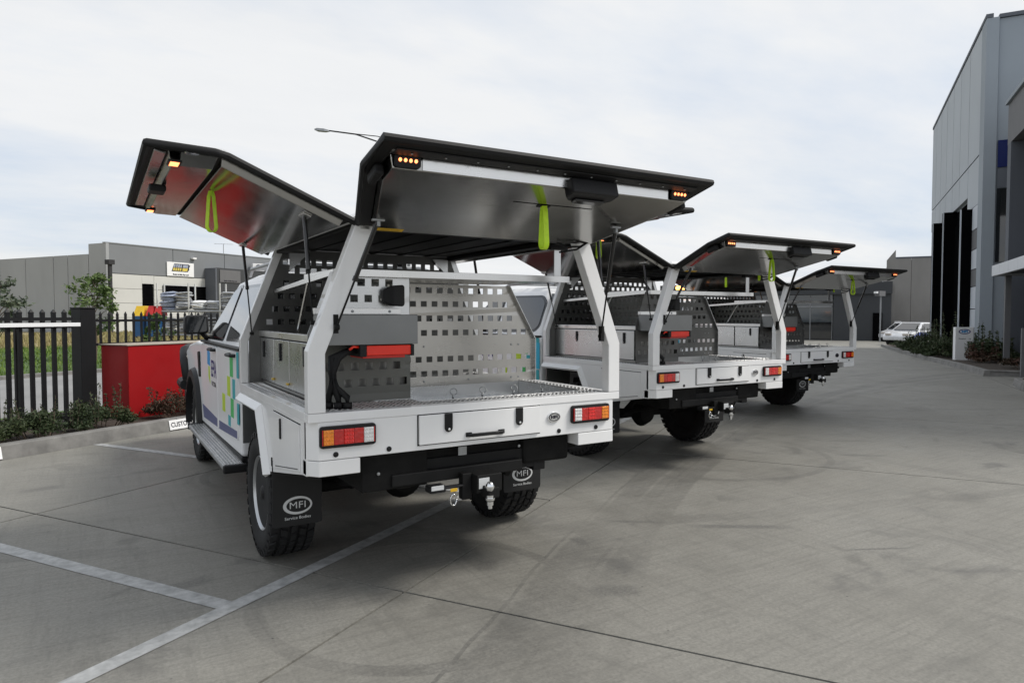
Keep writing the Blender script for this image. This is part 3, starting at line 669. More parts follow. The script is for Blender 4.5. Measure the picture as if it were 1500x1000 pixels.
bx_ = MB(); bx_.prism([(-.79, .725), (.79, .725), (.79, .772), (-.79, .772)], rh, .0266, .032); bx_.build('seal_channel', 'black_plastic', hatch, .003)
# bulb seal round the edge
m = MB(); ring = [rh(a, b, .012) for a, b in ro]; m.tube(ring[2:]+[ring[0]], .017, 8); m.tube([ring[1], ring[2]], .017, 8); m.build('edge_seal', 'black_rubber', hatch, smooth=True)
lo_ = [(-.645, .05), (.645, .05), (.790, .575), (.790, .703), (-.790, .703), (-.790, .575)]
li_ = [(-.635, .06), (.635, .06), (.780, .575), (.780, .688), (-.780, .688), (-.780, .575)]
m = MB(); frustum(m, lo_, li_, rh, .018, .070); m.build('hatch_liner', 'hatch_aluminium', hatch, .003)
MB().prism([(-.655, 0), (.655, 0), (.655, 1), (-.655, 1)], lambda a, b, h: rh(a, .7035-.0135*b+h, .022+.045*b), .0006, .002).build('lip_highlight', 'bright_alloy', hatch)  # bright strip added over the liner slope, sky reflection put into its colour
MB().prism([(-.13, .505), (.32, .505), (.32, .510), (-.13, .510)], rh, .0702, .0712).build('liner_slot', 'void_black', hatch)
st_ = strap(hatch, *rh(.045, .497, .070), .205, turn=radians(84))
MB().prism([(.01, .48), (.08, .48), (.08, .504), (.01, .504)], rh, .0702, .074).build('strap_anchor', 'black_plastic', hatch, .001)
def rh2(a, t, h):  # slope face at the free edge carries the marker lights
    return rh(a, t, h)
for x in (-.722, .722): marker(hatch, lambda a, b, h: rh(a, .7025+h-.046-(-b)*.36, .044-b), x, .0)
lk = MB().prism([(.08, .635), (.27, .635), (.305, .67), (.305, .735), (.045, .735), (.045, .67)], rh, .034, .105).build('hatch_lock', 'black_plastic', hatch, .008)
MB().prism([(.09, .64), (.26, .64), (.26, .68), (.09, .68)], rh, .1055, .118).build('lock_handle', 'black_gloss', hatch, .008)
MB().prism([(-.64, .065), (-.50, .065), (-.50, .095), (-.64, .095)], rh, .0702, .0710).build('warning_sticker', 'sticker_yellow', hatch)
text('warning_lettering', 'CAUTION  HATCH', .012, 'letter_dark', lambda a, b, h: rh(-.57+a, .080-b, .0716), hatch)
for x in (-.812, .812): MB().prism([(x-.017, .53), (x+.017, .53), (x+.02, .64), (x-.02, .64)], rh, .027, .075).build('seal_block', 'black_rubber', hatch, .012)
for i in range(11): MB().lathe([(.005, 0), (.004, -.003), (0, -.004)], rh(-.72+i*.144, .750, .034), 'z', 8).build('rivet', 'galvanised', hatch)
# hinges
for x in (-.655, .655): MB().tube([(x-.025, -.012, 1.935), (x+.025, -.012, 1.935)], .010, 8).box(x-.02, x+.02, -.008, -.001, 1.91, 1.95).build('hatch_hinge', 'bright_alloy', TR)
MB().tube([rh(.42, .05, .06), rh(.50, .02, .075), rh(.57, .06, .085), rh(.62, .09, .06), rh(.55, .05, .10), rh(.45, .02, .11)], .006, 6).build('hatch_cable', 'black_rubber', hatch, smooth='all')
# side hatches
SA = radians(23.4); SB = radians(2.0); TL = .645; FL = .29
def side_hatch(sx):
    SA = radians(23.4) if sx < 0 else radians(20.5); FL = .29 if sx < 0 else .235
    X0, Z0 = .695, 1.948; fx, fz = X0+TL*cos(SA), Z0+TL*sin(SA)
    def s1(y, t, h): return Vector((sx*(X0+t*cos(SA)+h*sin(SA)), y, Z0+t*sin(SA)-h*cos(SA)))
    def s2(y, t, h): return Vector((sx*(fx+t*cos(SB)+h*sin(SB)), y, fz+t*sin(SB)-h*cos(SB)))
    Y0, Y1 = 0.0, 1.93
    m = MB(); m.prism([(Y0, 0), (Y1, 0), (Y1, TL), (Y0, TL)], s1, -.008, .006); m.prism([(Y0, 0.002), (Y1, 0.002), (Y1, FL*.55), (Y1-.10, FL), (Y0, FL)], s2, -.008, .006)
    H = m.build('side_hatch', 'white_paint', TR)
    path = [s1(Y0, 0, .01), s1(Y0, TL-.03, .01), s2(Y0, .03, .01), s2(Y0, FL, .01), s2(Y1-.10, FL, .01), s2(Y1, FL*.55, .01), s2(Y1, .03, .01), s1(Y1, TL-.03, .01), s1(Y1, 0, .01)]
    MB().tube(path, .017, 8).build('edge_seal', 'black_rubber', H, smooth=True)
    m = MB()
    m.prism([(Y0+.01, .02), (Y1-.01, .02), (Y1-.01, TL), (Y0+.01, TL)], s1, .0065, .014); m.prism([(Y0+.01, 0.0), (Y1-.01, 0.0), (Y1-.01, FL*.55), (Y1-.11, FL-.01), (Y0+.01, FL-.01)], s2, .0065, .014)
    m.build('hatch_frame', 'black_steel', H)
    m = MB(); frustum(m, [(Y0+.055, .045), (Y1-.05, .045), (Y1-.05, TL-.012), (Y0+.055, TL-.012)], [(Y0+.062, .05), (Y1-.057, .05), (Y1-.057, TL-.024), (Y0+.062, TL-.024)], s1, .0145, .050); m.build('hatch_liner', 'hatch_aluminium', H, .003)
    o_ = [(Y0+.075, .006), (Y1-.05, .006), (Y1-.05, FL*.5), (Y1-.13, FL-.085), (Y0+.075, FL-.085)]
    i_ = [(Y0+.18, .016), (Y1-.065, .016), (Y1-.065, FL*.47), (Y1-.14, FL-.11), (Y0+.20, FL-.11)]
    m = MB(); frustum(m, o_, i_, s2, .0145, .050); m.build('edge_liner', 'hatch_aluminium', H, .003)
    m = MB(); m.prism([(Y0+.10, FL-.078), (Y1-.2, FL-.078), (Y1-.2, FL-.03), (Y0+.06, FL-.03)], s2, .0145, .024); m.build('seal_channel', 'alloy_sheet', H, .003)
    for y in ((.115, Y1-.25) if sx < 0 else (Y1-.25,)):
        k = MB().prism([(y-.05, FL-.14), (y+.05, FL-.14), (y+.05, FL-.085), (y-.05, FL-.085)], s2, .0505, .060).build('marker_light', 'black_plastic', H, .002)
        for i in (-1, 0, 1): MB().prism([(y+i*.03-.011, FL-.13), (y+i*.03+.011, FL-.13), (y+i*.03+.011, FL-.095), (y+i*.03-.011, FL-.095)], s2, .0605, .063).build('amber_led', 'led_amber', k)
    MB().lathe([(0, 0), (.03, 0), (.028, -.006), (0, -.007)], s2(.045, FL*.40, .016), 'z', 16).build('edge_lock', 'chrome', H, smooth=True)
    MB().prism([(.72, FL-.13), (.86, FL-.13), (.86, FL-.05), (.72, FL-.05)], s2, .0505, .085).build('hatch_lock', 'black_plastic', H, .01)
    strap(H, *s1(.62, TL-.06, .052), .21, w=.012, turn=radians(32))
    for y in (.17, 1.83):
        MB().prism([(y-.05, .175), (y+.05, .175), (y+.05, .215), (y-.05, .215)], s1, .0505, .058).build('strut_bracket', 'bright_alloy', H, .002)
    return s1
for sx in (-1, 1):
    s1 = side_hatch(sx)
    for top, bot in ((s1(.17, .195, .06), Vector((sx*.885, .085, 1.46))), (s1(1.80, .195, .06), Vector((sx*.885, 1.60, 1.375)))):
        d = bot-top; g_ = MB().tube([top, top+d*.5], .0105, 10).tube([top+d*.47, top+d*.5], .0125, 10).build('gas_strut', 'black_gloss', TR, smooth=True)
        MB().tube([top+d*.5, bot], .0045, 8).build('strut_rod', 'black_steel', g_); MB().lathe([(0, -.012), (.011, -.012), (.011, .012), (0, .012)], bot, 'x', 10).build('strut_ball', 'black_steel', g_)
    a = .640; top = Vector((sx*.60, -.36, 1.962)); bot = Vector((sx*.80, .012, 1.372))
    if sx < 0: top, bot = Vector((-.66, -.20, 1.93)), Vector((-.800, -.012, 1.44))
    d = bot-top; g_ = MB().tube([top, top+d*.55], .011, 10).tube([top+d*.52, top+d*.56], .0135, 10).build('gas_strut', 'black_gloss', TR, smooth=True)
    MB().tube([top+d*.5, bot], .005, 8).build('strut_rod', 'black_steel', g_)
    MB().lathe([(0, -.012), (.014, -.012), (.014, .012), (0, .012)], bot, 'x', 10).box(bot.x-.012, bot.x+.012, -.004, .02, bot.z-.03, bot.z+.06).build('strut_ball', 'black_steel', g_)
    MB().box(top.x-.03, top.x+.03, top.y-.01, top.y+.01, top.z-.006, top.z+.004).box(top.x-.008, top.x+.008, top.y-.01, top.y+.01, top.z-.03, top.z-.006).build('strut_bracket', 'galvanised', g_, .002)

# wheels --------------------------------------------------------------
def wheel(x, y, sx):
    R_ = .39; w = .13; c = (x, y, R_)
    k = bpy.data.objects.new('wheel', None); COL.objects.link(k); k.parent = TR; k.location = (0, 0, 0)
    pr = [(.225, -w*.78), (.24, -w*.92), (.30, -w*1.02), (.345, -w), (.368, -w*.88), (.374, -w*.5), (.374, w*.5), (.368, w*.88), (.345, w), (.30, w*1.02), (.24, w*.92), (.225, w*.78)]
    MB().lathe(pr, c, 'x', 48).build('tyre', 'tyre_rubber', k, smooth=True)
    t = MB(); N = 34
    for i in range(N):
        a = 2*pi*i/N
        for j, (xx, ww, da) in enumerate(((-.108, .042, 0), (-.050, .040, .5), (.004, .034, .15), (.056, .040, .6), (.108, .042, .1))):
            A = a+da*2*pi/N; da_ = 2*pi/N*.36; sk = .012*(1 if j % 2 else -1)
            q = []
            for (rr, s) in ((.372, 1), (.3905, .92)):
                if abs(xx) > .1: rr -= .006*(rr > .38)
                for (dx, dA) in ((-ww/2*s, -da_*s), (ww/2*s, -da_*s), (ww/2*s, da_*s), (-ww/2*s, da_*s)):
                    q.append(Vector((c[0]+xx+dx, c[1]+rr*cos(A+dA+sk*dx/ww*4), c[2]+rr*sin(A+dA+sk*dx/ww*4))))
            t.hexa(q[:4], q[4:])
        for e in (-1, 1):
            A = a; q = []
            for (rr, xx2) in ((.345, e*w*.985), (.378, e*w*.93)):
                for dA in (-.05, .05): q += [Vector((c[0]+xx2, c[1]+rr*cos(A+dA), c[2]+rr*sin(A+dA)))]
            q2 = [v+Vector((e*.009, 0, 0)) for v in q]; t.hexa([q[0], q[1], q[3], q[2]], [q2[0], q2[1], q2[3], q2[2]])
    t.build('tread_block', 'tyre_rubber', k, kind='stuff')
    o_ = sx*w
    pr = [(.222, sx*-.10), (.222, o_*.80), (.232, o_*.86), (.228, o_*.90), (.215, o_*.80), (.205, o_*.45), (.19, o_*.30), (.12, o_*.42), (.07, o_*.50), (.03, o_*.5), (.0, o_*.5)]
    MB().lathe([(.0, sx*-.10)]+pr, c, 'x', 40).build('rim', 'wheel_silver', k, smooth=True)
    m = MB()
    for i in range(10):
        a = 2*pi*i/10; m.lathe([(0, 0), (.019, 0), (.019, sx*.003), (0, sx*.003)], (c[0]+o_*.37, c[1]+.158*cos(a), c[2]+.158*sin(a)), 'x', 10)
    m.build('rim_hole', 'void_black', k)
    MB().lathe([(.0, o_*.48), (.052, o_*.48), (.050, o_*.75), (.035, o_*.85), (0, o_*.86)], c, 'x', 20).build('hub_cap', 'black_plastic', k, smooth=True)
    m = MB()
    for i in range(6): a = 2*pi*i/6; m.lathe([(0, 0), (.012, 0), (.010, sx*.022), (0, sx*.024)], (c[0]+o_*.5, c[1]+.078*cos(a), c[2]+.078*sin(a)), 'x', 6)
    m.build('wheel_nut', 'chrome', k)
for sx in (-1, 1):
    wheel(sx*(HW-.135), 1.235, sx); wheel(sx*(HW-.155), 4.505, sx)
# mud flaps
for sx in (-1, 1):
    xa, xb = sorted((sx*.585, sx*.885)); cx = (xa+xb)/2; yf = .79
    if sx < 0: xa, xb, cx = -.935, -.655, -.795
    fl = MB().prism(smoothpoly([(xa, .285), (xb, .285), (xb, .68), (xa, .68)], .02), lambda a, b, h: (a, h, b), yf, yf+.008).build('mud_flap', 'flap_rubber', TR)
    F = lambda a, b, h: Vector((a, yf-.0015, b))
    ellipse_ring(F, cx, .402, .083, .052, .068, .0385, .004).build('flap_emblem', 'logo_silver', fl)
    text('flap_lettering', 'MFI', .056, 'logo_silver', lambda a, b, h: Vector((cx+a, yf-.0018, .402+b)), fl, .0, xs=1.15, spacing=1.05)
    text('flap_lettering', 'Service Bodies', .0235, 'logo_silver', lambda a, b, h: Vector((cx+a, yf-.0018, .330+b)), fl, .0002, xs=1.08)
    bx('flap_bracket', 'black_steel', fl, xa, xb, yf+.009, yf+.03, .64, .69, .002)
    MB().lathe([(0, 0), (.009, 0), (.008, -.006), (0, -.007)], (xa+.03, yf-.0, .655), 'y', 10).build('flap_bolt', 'chrome', fl, smooth=True)
# undercarriage
m = MB()
for sx in (-1, 1): m.box(sx*.42-.04, sx*.42+.04, .10, 5.0, .60, .76)
m.box(-.46, .46, .102, .178, .622, .738); m.box(-.46, .46, 1.6, 1.66, .62, .74)
m.build('chassis_rail', 'black_steel', TR, .004)
m = MB(); m.box(-.60, .60, .16, .30, .78, .93); m.box(-.86, .86, .3, 1.7, .88, .924); m.build('sub_frame', 'under_grime', TR, .004)
bx('underbody_locker', 'under_grime', TR, -.655, -.30, .075, .55, .61, .806, .006)
bx('drawer_case', 'under_grime', TR, -.60, .70, .125, 1.5, .70, .93, .004)
bx('underbody_tank', 'under_grime', TR, .30, .62, .085, .60, .645, .798, .02)
MB().tube([(-.80, 1.235, .39), (.80, 1.235, .39)], .045, 12).lathe([(0, -.12), (.10, -.09), (.15, 0), (.10, .09), (0, .12)], (0.02, 1.2, .39), 'y', 18).build('rear_axle', 'under_grime', TR, smooth=True)
for sx in (-1, 1):
    MB().tube([(sx*.52, .35, .60), (sx*.52, .8, .50), (sx*.52, 1.235, .46), (sx*.52, 1.8, .52), (sx*.52, 2.0, .58)], .028, 6).build('leaf_spring', 'under_grime', TR)
    MB().tube([(sx*.38, 1.1, .40), (sx*.33, .75, .74)], .03, 10).build('shock_absorber', 'under_grime', TR, smooth=True)
MB().tube([(.35, 2.2, .5), (.34, 1.6, .62), (.30, 1.0, .62), (.36, .6, .55), (.42, .45, .52)], .03, 10).build('exhaust_pipe', 'under_grime', TR, smooth=True)
bx('under_engine', 'under_grime', TR, -.40, .40, 2.0, 4.8, .34, .60, .05)
MB().tube([(.62, .155, .66), (.62, .155, .79)], .030, 14).build('filler_tube', 'white_paint', TR, smooth=True)
bx('diesel_tank', 'under_grime', TR, -.6, .0, 2.1, 3.3, .38, .55, .04)
# tow bar
tb = bx('tow_bar', 'black_steel', TR, -.50, .28, .06, .13, .622, .685, .006)
m = MB(); m.box(-.075, .075, -.06, .10, .56, .655); m.box(-.045, .02, -.13, -.05, .545, .60); m.box(-.13, -.076, .0, .05, .52, .66); m.build('tow_receiver', 'black_steel', tb, .004)
bx('rating_plate', 'logo_silver', tb, -.066, -.004, -.063, -.0605, .585, .64, 0)
MB().lathe([(0, .085), (.012, .083), (.022, .072), (.0255, .058), (.022, .043), (.013, .034), (.011, .016), (.020, .014), (.020, .0), (.0, .0)], (-.03, -.115, .547), 'z', 20).build('tow_ball', 'chrome', tb, smooth=True)
MB().lathe([(0, 0), (.024, 0), (.026, .010), (.026, .014), (0, .014)], (-.03, -.115, .534), 'z', 20).lathe([(0, -.038), (.012, -.038), (.012, -.02), (.018, -.02), (.018, 0), (0, 0)], (-.03, -.115, .528), 'z', 12).build('ball_nut', 'chrome', tb, smooth=True)
MB().box(-.33, -.24, -.03, .04, .585, .62).box(-.25, -.12, .0, .03, .59, .605).build('trailer_socket', 'black_plastic', TR, .006)
bx('socket_cap', 'logo_silver', TR, -.325, -.255, -.034, -.0305, .600, .624, .002)
MB().tube([(-.185+.018*cos(t), .0, .53+.03*sin(t)) for t in [2*pi*k/12 for k in range(13)]], .004, 6).build('safety_shackle', 'chrome', TR, smooth='all')
bx('shackle_tag', 'sticker_yellow', TR, -.205, -.165, -.008, -.004, .575, .592, .001)
m = MB(); [m.box(x, x+.05, .07, .074, .745, .79) for x in (-.12,)]; m.build('drawer_bracket', 'galvanised', TR)
for x, z in ((-.57, .70), (.26, .76)): MB().lathe([(0, 0), (.009, 0), (.008, -.006), (0, -.007)], (x, .07, z), 'y', 8).build('frame_bolt', 'galvanised', TR)
# cab ------------------------------------------------------------------
arc = [(4.505+.475*cos(radians(a)), .40+.475*sin(radians(a))) for a in range(8, 173, 11)]
low = [(1.87, .50), (1.87, 1.24), (4.10, 1.235), (4.30, 1.24), (4.95, 1.185), (5.28, 1.10), (5.40, .95), (5.42, .70), (5.38, .48), (5.0, .46)]+arc+[(4.0, .47)]
cb = MB()
xs = [(-.86, .0), (-.915, .03), (-.915, .03)]
n = len(low)
rings = []
for x, sh_ in ((-.86, .045), (-.92, .0), (.92, .0), (.86, .045)):
    cy, cz = 3.5, .85
    rings.append([(x, cy+(y-cy)*(1-.0*sh_), z-(sh_ if z > 1.0 else 0)*0) for y, z in low])
cb = MB(); cb.prism(low, lambda a, b, h: (h, a, b), -.915, .915)
cabo = cb.build('cab_body', 'cab_paint', TR, .045, seg=3)
for p in cabo.data.polygons: p.use_smooth = False
# greenhouse, lofted front to back
def gx(z): return .875-(z-1.24)*(.875-.665)/(1.80-1.24)
gh = MB(); secs = []
for y0, y1, z in ((1.90, 4.12, 1.22), (1.93, 3.85, 1.40), (1.97, 3.58, 1.62), (2.05, 3.40, 1.77), (2.30, 3.12, 1.838)):
    w_ = gx(z) if z < 1.8 else .56
    secs.append([Vector((-w_, y0+.03, z)), Vector((-w_*.9, y0, z)), Vector((w_*.9, y0, z)), Vector((w_, y0+.03, z)), Vector((w_, y1-.10, z)), Vector((w_*.85, y1, z)), Vector((-w_*.85, y1, z)), Vector((-w_, y1-.10, z))])
gh.loft(secs); gh.build('cab_roof', 'cab_paint', TR, .03, smooth=True, seg=3)
def gl(sx, poly, name, mat='dark_glass', off=.006):
    return MB().prism(poly, lambda a, b, h: (sx*(gx(b)+h), a, b), off-.006, off).build(name, mat, cabo)
for sx in (-1, 1):
    gl(sx, smoothpoly([(2.02, 1.36), (2.10, 1.30), (2.86, 1.285), (2.92, 1.745), (2.14, 1.735), (2.02, 1.66)], .05), 'window_frame', 'black_gloss', .004)
    gl(sx, smoothpoly([(2.98, 1.28), (3.90, 1.275), (3.74, 1.42), (3.36, 1.71), (3.16, 1.757), (3.0, 1.757)], .04), 'window_frame', 'black_gloss', .004)
    gl(sx, smoothpoly([(2.05, 1.375), (2.12, 1.325), (2.83, 1.31), (2.89, 1.72), (2.15, 1.71), (2.05, 1.64)], .05), 'rear_door_window', 'dark_glass', .010)
    gl(sx, smoothpoly([(3.01, 1.305), (3.83, 1.30), (3.69, 1.42), (3.33, 1.695), (3.15, 1.735), (3.03, 1.735)], .04), 'front_door_window', 'dark_glass', .010)
    F = lambda off: (lambda a, b, h: (sx*(.915+h+off), a, b))
    bx('belt_moulding', 'black_plastic', cabo, min(sx*.865, sx*.921), max(sx*.865, sx*.921), 1.93, 3.97, 1.243, 1.262, .004)
    d1 = MB().prism(smoothpoly([(1.96, .60), (2.88, .55), (2.92, 1.232), (1.90, 1.232)], .06), F(0), -.004, .006).build('rear_door', 'cab_paint', cabo, .003)
    d2 = MB().prism(smoothpoly([(2.90, .55), (3.88, .52), (3.95, .9), (3.92, 1.232), (2.94, 1.232)], .06), F(0), -.004, .006).build('front_door', 'cab_paint', cabo, .003)
    for y in (2.03, 2.99): MB().tube([(sx*.925, y, 1.205), (sx*.952, y+.02, 1.205), (sx*.955, y+.19, 1.205), (sx*.925, y+.21, 1.205)], .013, 8).build('door_handle', 'black_plastic', cabo, smooth=True)
    # flare and arch lining
    m = MB(); ar = [(4.505, .40, a) for a in range(-5, 186, 10)]
    r = []
    for a in range(-8, 190, 9):
        t = radians(a); ri_, ro_ = .462, .545+.02*sin(max(t, 0))
        cy, cz = 4.505, .40
        r.append([Vector((sx*.90, cy+ri_*cos(t), cz+ri_*sin(t))), Vector((sx*.962, cy+(ri_+.01)*cos(t), cz+(ri_+.01)*sin(t))), Vector((sx*.955, cy+(ro_-.02)*cos(t), cz+(ro_-.02)*sin(t))), Vector((sx*.916, cy+ro_*cos(t), cz+ro_*sin(t)))])
    m.loft(r); m.build('arch_flare', 'black_plastic', cabo, smooth=True)
    MB().prism(smoothpoly([(4.02, .90), (4.10, .90), (4.17, 1.14), (4.05, 1.15)], .03), F(0), 0, .014).build('fender_vent', 'black_plastic', cabo, .004)
    bx('sill', 'black_plastic', cabo, min(sx*.80, sx*.912), max(sx*.80, sx*.912), 1.9, 4.02, .44, .497, .01)
    # mirror
    mm = MB().loft([[Vector((sx*(x), y, z)) for y, z in ((3.80, 1.33), (3.80, 1.50), (3.93, 1.485), (3.93, 1.345))] for x in (.985, 1.0, 1.20, 1.225)])
    mm = MB(); mm.prism(smoothpoly([(.865, 1.33), (1.055, 1.315), (1.080, 1.35), (1.072, 1.495), (.875, 1.50)], .035), lambda a, b, h: (sx*a, h, b), 3.78, 3.90); mi = mm.build('side_mirror', 'black_plastic', TR, .02, seg=3)
    MB().prism(smoothpoly([(.885, 1.345), (1.042, 1.335), (1.062, 1.36), (1.055, 1.48), (.893, 1.485)], .025), lambda a, b, h: (sx*a, h, b), 3.7755, 3.779).build('mirror_glass', 'dark_glass', mi)
    MB().tube([(sx*.86, 3.90, 1.27), (sx*.93, 3.86, 1.34)], .024, 8).build('mirror_arm', 'black_plastic', mi, smooth=True)
    # side step
    ss = MB().box(min(sx*.90, sx*1.045), max(sx*.90, sx*1.045), 1.80, 3.93, .425, .462).build('side_step', 'galvanised', TR, .012)
    for k in range(6): bx('step_tread', 'bright_alloy', ss, min(sx*(.912+k*.022), sx*(.922+k*.022)), max(sx*(.912+k*.022), sx*(.922+k*.022)), 1.83, 3.90, .4622, .468, 0)
    for y in (1.795, 3.93): bx('step_end', 'black_plastic', ss, min(sx*.895, sx*1.05), max(sx*.895, sx*1.05), y-.03, y+.01, .415, .472, .01)
    m = MB(); [m.tube([(sx*.45, y, .56), (sx*.95, y, .43)], .02, 6) for y in (2.1, 3.0, 3.7)]; m.build('step_bracket', 'black_steel', ss)
    # livery squares
    for y0, y1, z0, z1, mt in ((2.14, 2.28, 1.040, 1.185, 'livery_green'), (2.27, 2.41, .885, 1.035, 'livery_lime'), (2.06, 2.17, .885, 1.030, 'livery_teal'), (2.13, 2.26, .740, .880, 'livery_green'), (2.52, 2.66, .740, .880, 'livery_lime'), (2.27, 2.38, .66, .74, 'livery_teal')):
        MB().prism([(y0, z0), (y1, z0), (y1, z1), (y0, z1)], F(0), .0062, .0072).build('livery_square', mt, d1)
    for y0, y1, z0, z1, mt in ((1.90, 1.985, 1.05, 1.235, 'livery_teal'), (1.885, 1.965, .88, 1.18, 'livery_cyan'), (1.90, 1.985, .72, .87, 'livery_teal'), (1.88, 1.95, .64, .72, 'livery_cyan')):
        MB().prism([(y0, z0), (y1, z0), (y1, z1), (y0, z1)], F(0), .0065 if mt != 'livery_cyan' else .0080, .0078 if mt != 'livery_cyan' else .009).build('livery_square', mt, cabo)
    MB().prism([(2.0, .610), (2.85, .565), (2.85, .635), (2.0, .665)], F(0), .0062, .0072).build('sill_stripe', 'livery_purple', d1)
    MB().prism([(2.95, .565), (3.80, .54), (3.88, .66), (2.95, .635)], F(0), .0062, .0072).build('sill_stripe', 'livery_purple', d2)
    a_ = sx
    MB().prism([(3.33, 1.05), (3.50, 1.06), (3.50, 1.19), (3.33, 1.17)], F(0), .0062, .0072).build('logo_mark', 'livery_blue', d2)
    MB().prism([(3.33, .89), (3.44, .95), (3.44, 1.045), (3.36, 1.045)], F(0), .0062, .0072).build('logo_mark', 'livery_lime', d2)
    g_ = (lambda cy, cz: (lambda a, b, h: Vector((sx*(.915+.0075), cy+a*sx, cz+b))))
    text('door_lettering', 'EPA', .20, 'letter_navy', g_(3.12, 1.03), d2, .003, xs=.88)
    text('door_lettering', 'VICTORIA', .055, 'letter_dark', g_(3.12, .905), d2, .001, xs=1.05)
    bx('headlamp', 'lamp_unlit', cabo, min(sx*.62, sx*.925), max(sx*.62, sx*.925), 5.15, 5.38, .94, 1.06, .02)
bb = MB().tube([(-.93, 5.25, .72), (-.93, 5.62, .72), (-.80, 5.72, .72), (.80, 5.72, .72), (.93, 5.62, .72), (.93, 5.25, .72)], .06, 10).box(-.9, .9, 5.40, 5.70, .50, .74); bb.build('bull_bar', 'black_plastic', TR, .01)
MB().tube([(-.925, 5.05, .8), (-.935, 5.2, 1.0), (-.92, 5.36, 1.10), (-.86, 5.5, 1.12)], .055, 8).build('bar_upright', 'black_plastic', TR, smooth='all')
MB().quad((-.70, 4.02, 1.27), (.70, 4.02, 1.27), (.58, 3.29, 1.76), (-.58, 3.29, 1.76)).build('windscreen', 'dark_glass', cabo, solid=.004).location = (0, .075, .02)
MB().box(-.68, .68, 1.885, 2.0, 1.27, 1.75).build('rear_window', 'dark_glass', cabo)
# roof rack and light bar
rk = MB(); 
for sx in (-1, 1): rk.tube([(sx*.60, 2.05, 1.86), (sx*.60, 2.25, 1.895), (sx*.60, 3.1, 1.895), (sx*.58, 3.3, 1.85)], .018, 8)
for y in (2.3, 2.65, 3.0): rk.box(-.60, .60, y-.03, y+.03, 1.885, 1.91)
rk.build('roof_rack', 'galvanised', TR, .004)
LB = bx('light_bar', 'black_plastic', TR, -.50, .50, 2.20, 2.42, 1.93, 1.955, .01)
for k, (a, b) in enumerate(((-.50, -.24), (-.23, .23), (.24, .50))): bx('beacon_lens', 'lamp_unlit', LB, a, b, 2.19, 2.43, 1.956, 2.02, .02)
for x in (-.45, .45): bx('bar_foot', 'black_steel', LB, x-.03, x+.03, 2.27, 2.33, 1.905, 1.93, 0)

index_kids()
T2 = copy_tree(TR); T2.location = (3.492, 1.462, 0); T2['label'] = 'middle white service truck between the nearest one and the farthest one, hatches raised'
T3 = copy_tree(TR); T3.location = (7.281, 3.072, -.02); T3.rotation_euler = (0, 0, -.0105); T3['label'] = 'farthest white service truck in the row, with a lit amber beacon on its cab'
index_kids()
def find(root, nm):
    out = []
    for c in kids.get(root.name, []):
        if c.name.split('.')[0] == nm: out.append(c)
        out += find(c, nm)
    return out
cab_doors(find(TR, 'side_cabinet')[0], [(.40, .90), (.91, 1.31), (1.32, 1.73)], [.55, 1.12, 1.60])
for y in (.92, 1.31): bx('locker_pin', 'brass_latch', find(TR, 'side_cabinet')[0], -.82, -.8075, y-.02, y+.02, 1.085, 1.098, .002)
for o in find(TR, 'livery_square'):
    if o.data.materials[0] == M('livery_cyan'): bpy.data.objects.remove(o)
index_kids()
for T in (T2, T3): cab_doors(find(T, 'side_cabinet')[0], [(.40, .84), (.85, 1.73)], [.55, 1.33])
for o in find(T3, 'beacon_lens'):
    o.data = o.data.copy(); o.data.materials[0] = M('beacon_amber'); o['label'] = 'lit amber beacon lens'
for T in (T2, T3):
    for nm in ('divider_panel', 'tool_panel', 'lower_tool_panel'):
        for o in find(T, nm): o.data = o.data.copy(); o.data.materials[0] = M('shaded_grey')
    h = find(T, 'rear_hatch')[0]; s_ = find(h, 'pull_strap')[0]; p = rh(.045, .497, .070)
    me = s_.data.copy(); R = Matrix.Translation(p) @ Matrix.Rotation(radians(-95 if T is T2 else -98), 4, 'Z') @ Matrix.Translation(-p)
    me.transform(R); s_.data = me

# ------------------------------------------------------------------ foliage
def leaf_cloud(m, centre, rad, n, size, rg, flat=1.0):
    for _ in range(n):
        while True:
            d = Vector((rg.uniform(-1, 1), rg.uniform(-1, 1), rg.uniform(-1, 1)))
            if d.length < 1: break
        d = d*(.55+.45*rg.random()); p = centre+Vector((d.x*rad[0], d.y*rad[1], d.z*rad[2]))
        a = Vector((rg.gauss(0, 1), rg.gauss(0, 1), rg.gauss(0, .7))).normalized(); b = a.cross(Vector((rg.gauss(0, 1), rg.gauss(0, 1), rg.gauss(0, 1)))).normalized(); s = size*rg.uniform(.6, 1.35)
        m.add([p-a*s, p-b*s*.42, p+a*s, p+b*s*.42], [(0, 1, 2, 3)])
def tree(u, v, h, label, mat, seed, spread=1.0, n=26, ls=.075, trunk=.05, group=None, base=.35, z0=0):
    rg = random.Random(seed); b = P(u, v, z0); T = empty('garden_tree', label, 'tree', b, group)
    tr = MB(); tr.tube([(0, 0, -.1), (.03, .02, h*.3), (-.02, .03, h*.6), (.02, 0, h*.9)], [trunk, trunk*.8, trunk*.5, trunk*.15], 8); cr = MB()
    for k in range(n):
        z = h*(base+(1-base)*rg.random()**.8); f = 1-abs((z/h-(base+.28))/(1-base)) ; r = spread*h*.30*max(.15, f)*rg.uniform(.3, 1); a = rg.uniform(0, 2*pi)
        c = Vector((r*cos(a), r*sin(a), z)); tr.tube([(0, 0, max(.2, z-r*.8)), (c.x*.5, c.y*.5, z-r*.25), tuple(c)], [trunk*.35, trunk*.22, trunk*.08], 5)
        s = h*.085*rg.uniform(.6, 1.35); leaf_cloud(cr, c, (s*1.3, s*1.3, s), int(60*rg.uniform(.5, 1.3)), ls, rg)
    tr.build('trunk', 'bark', T); cr.build('crown', mat, T); return T
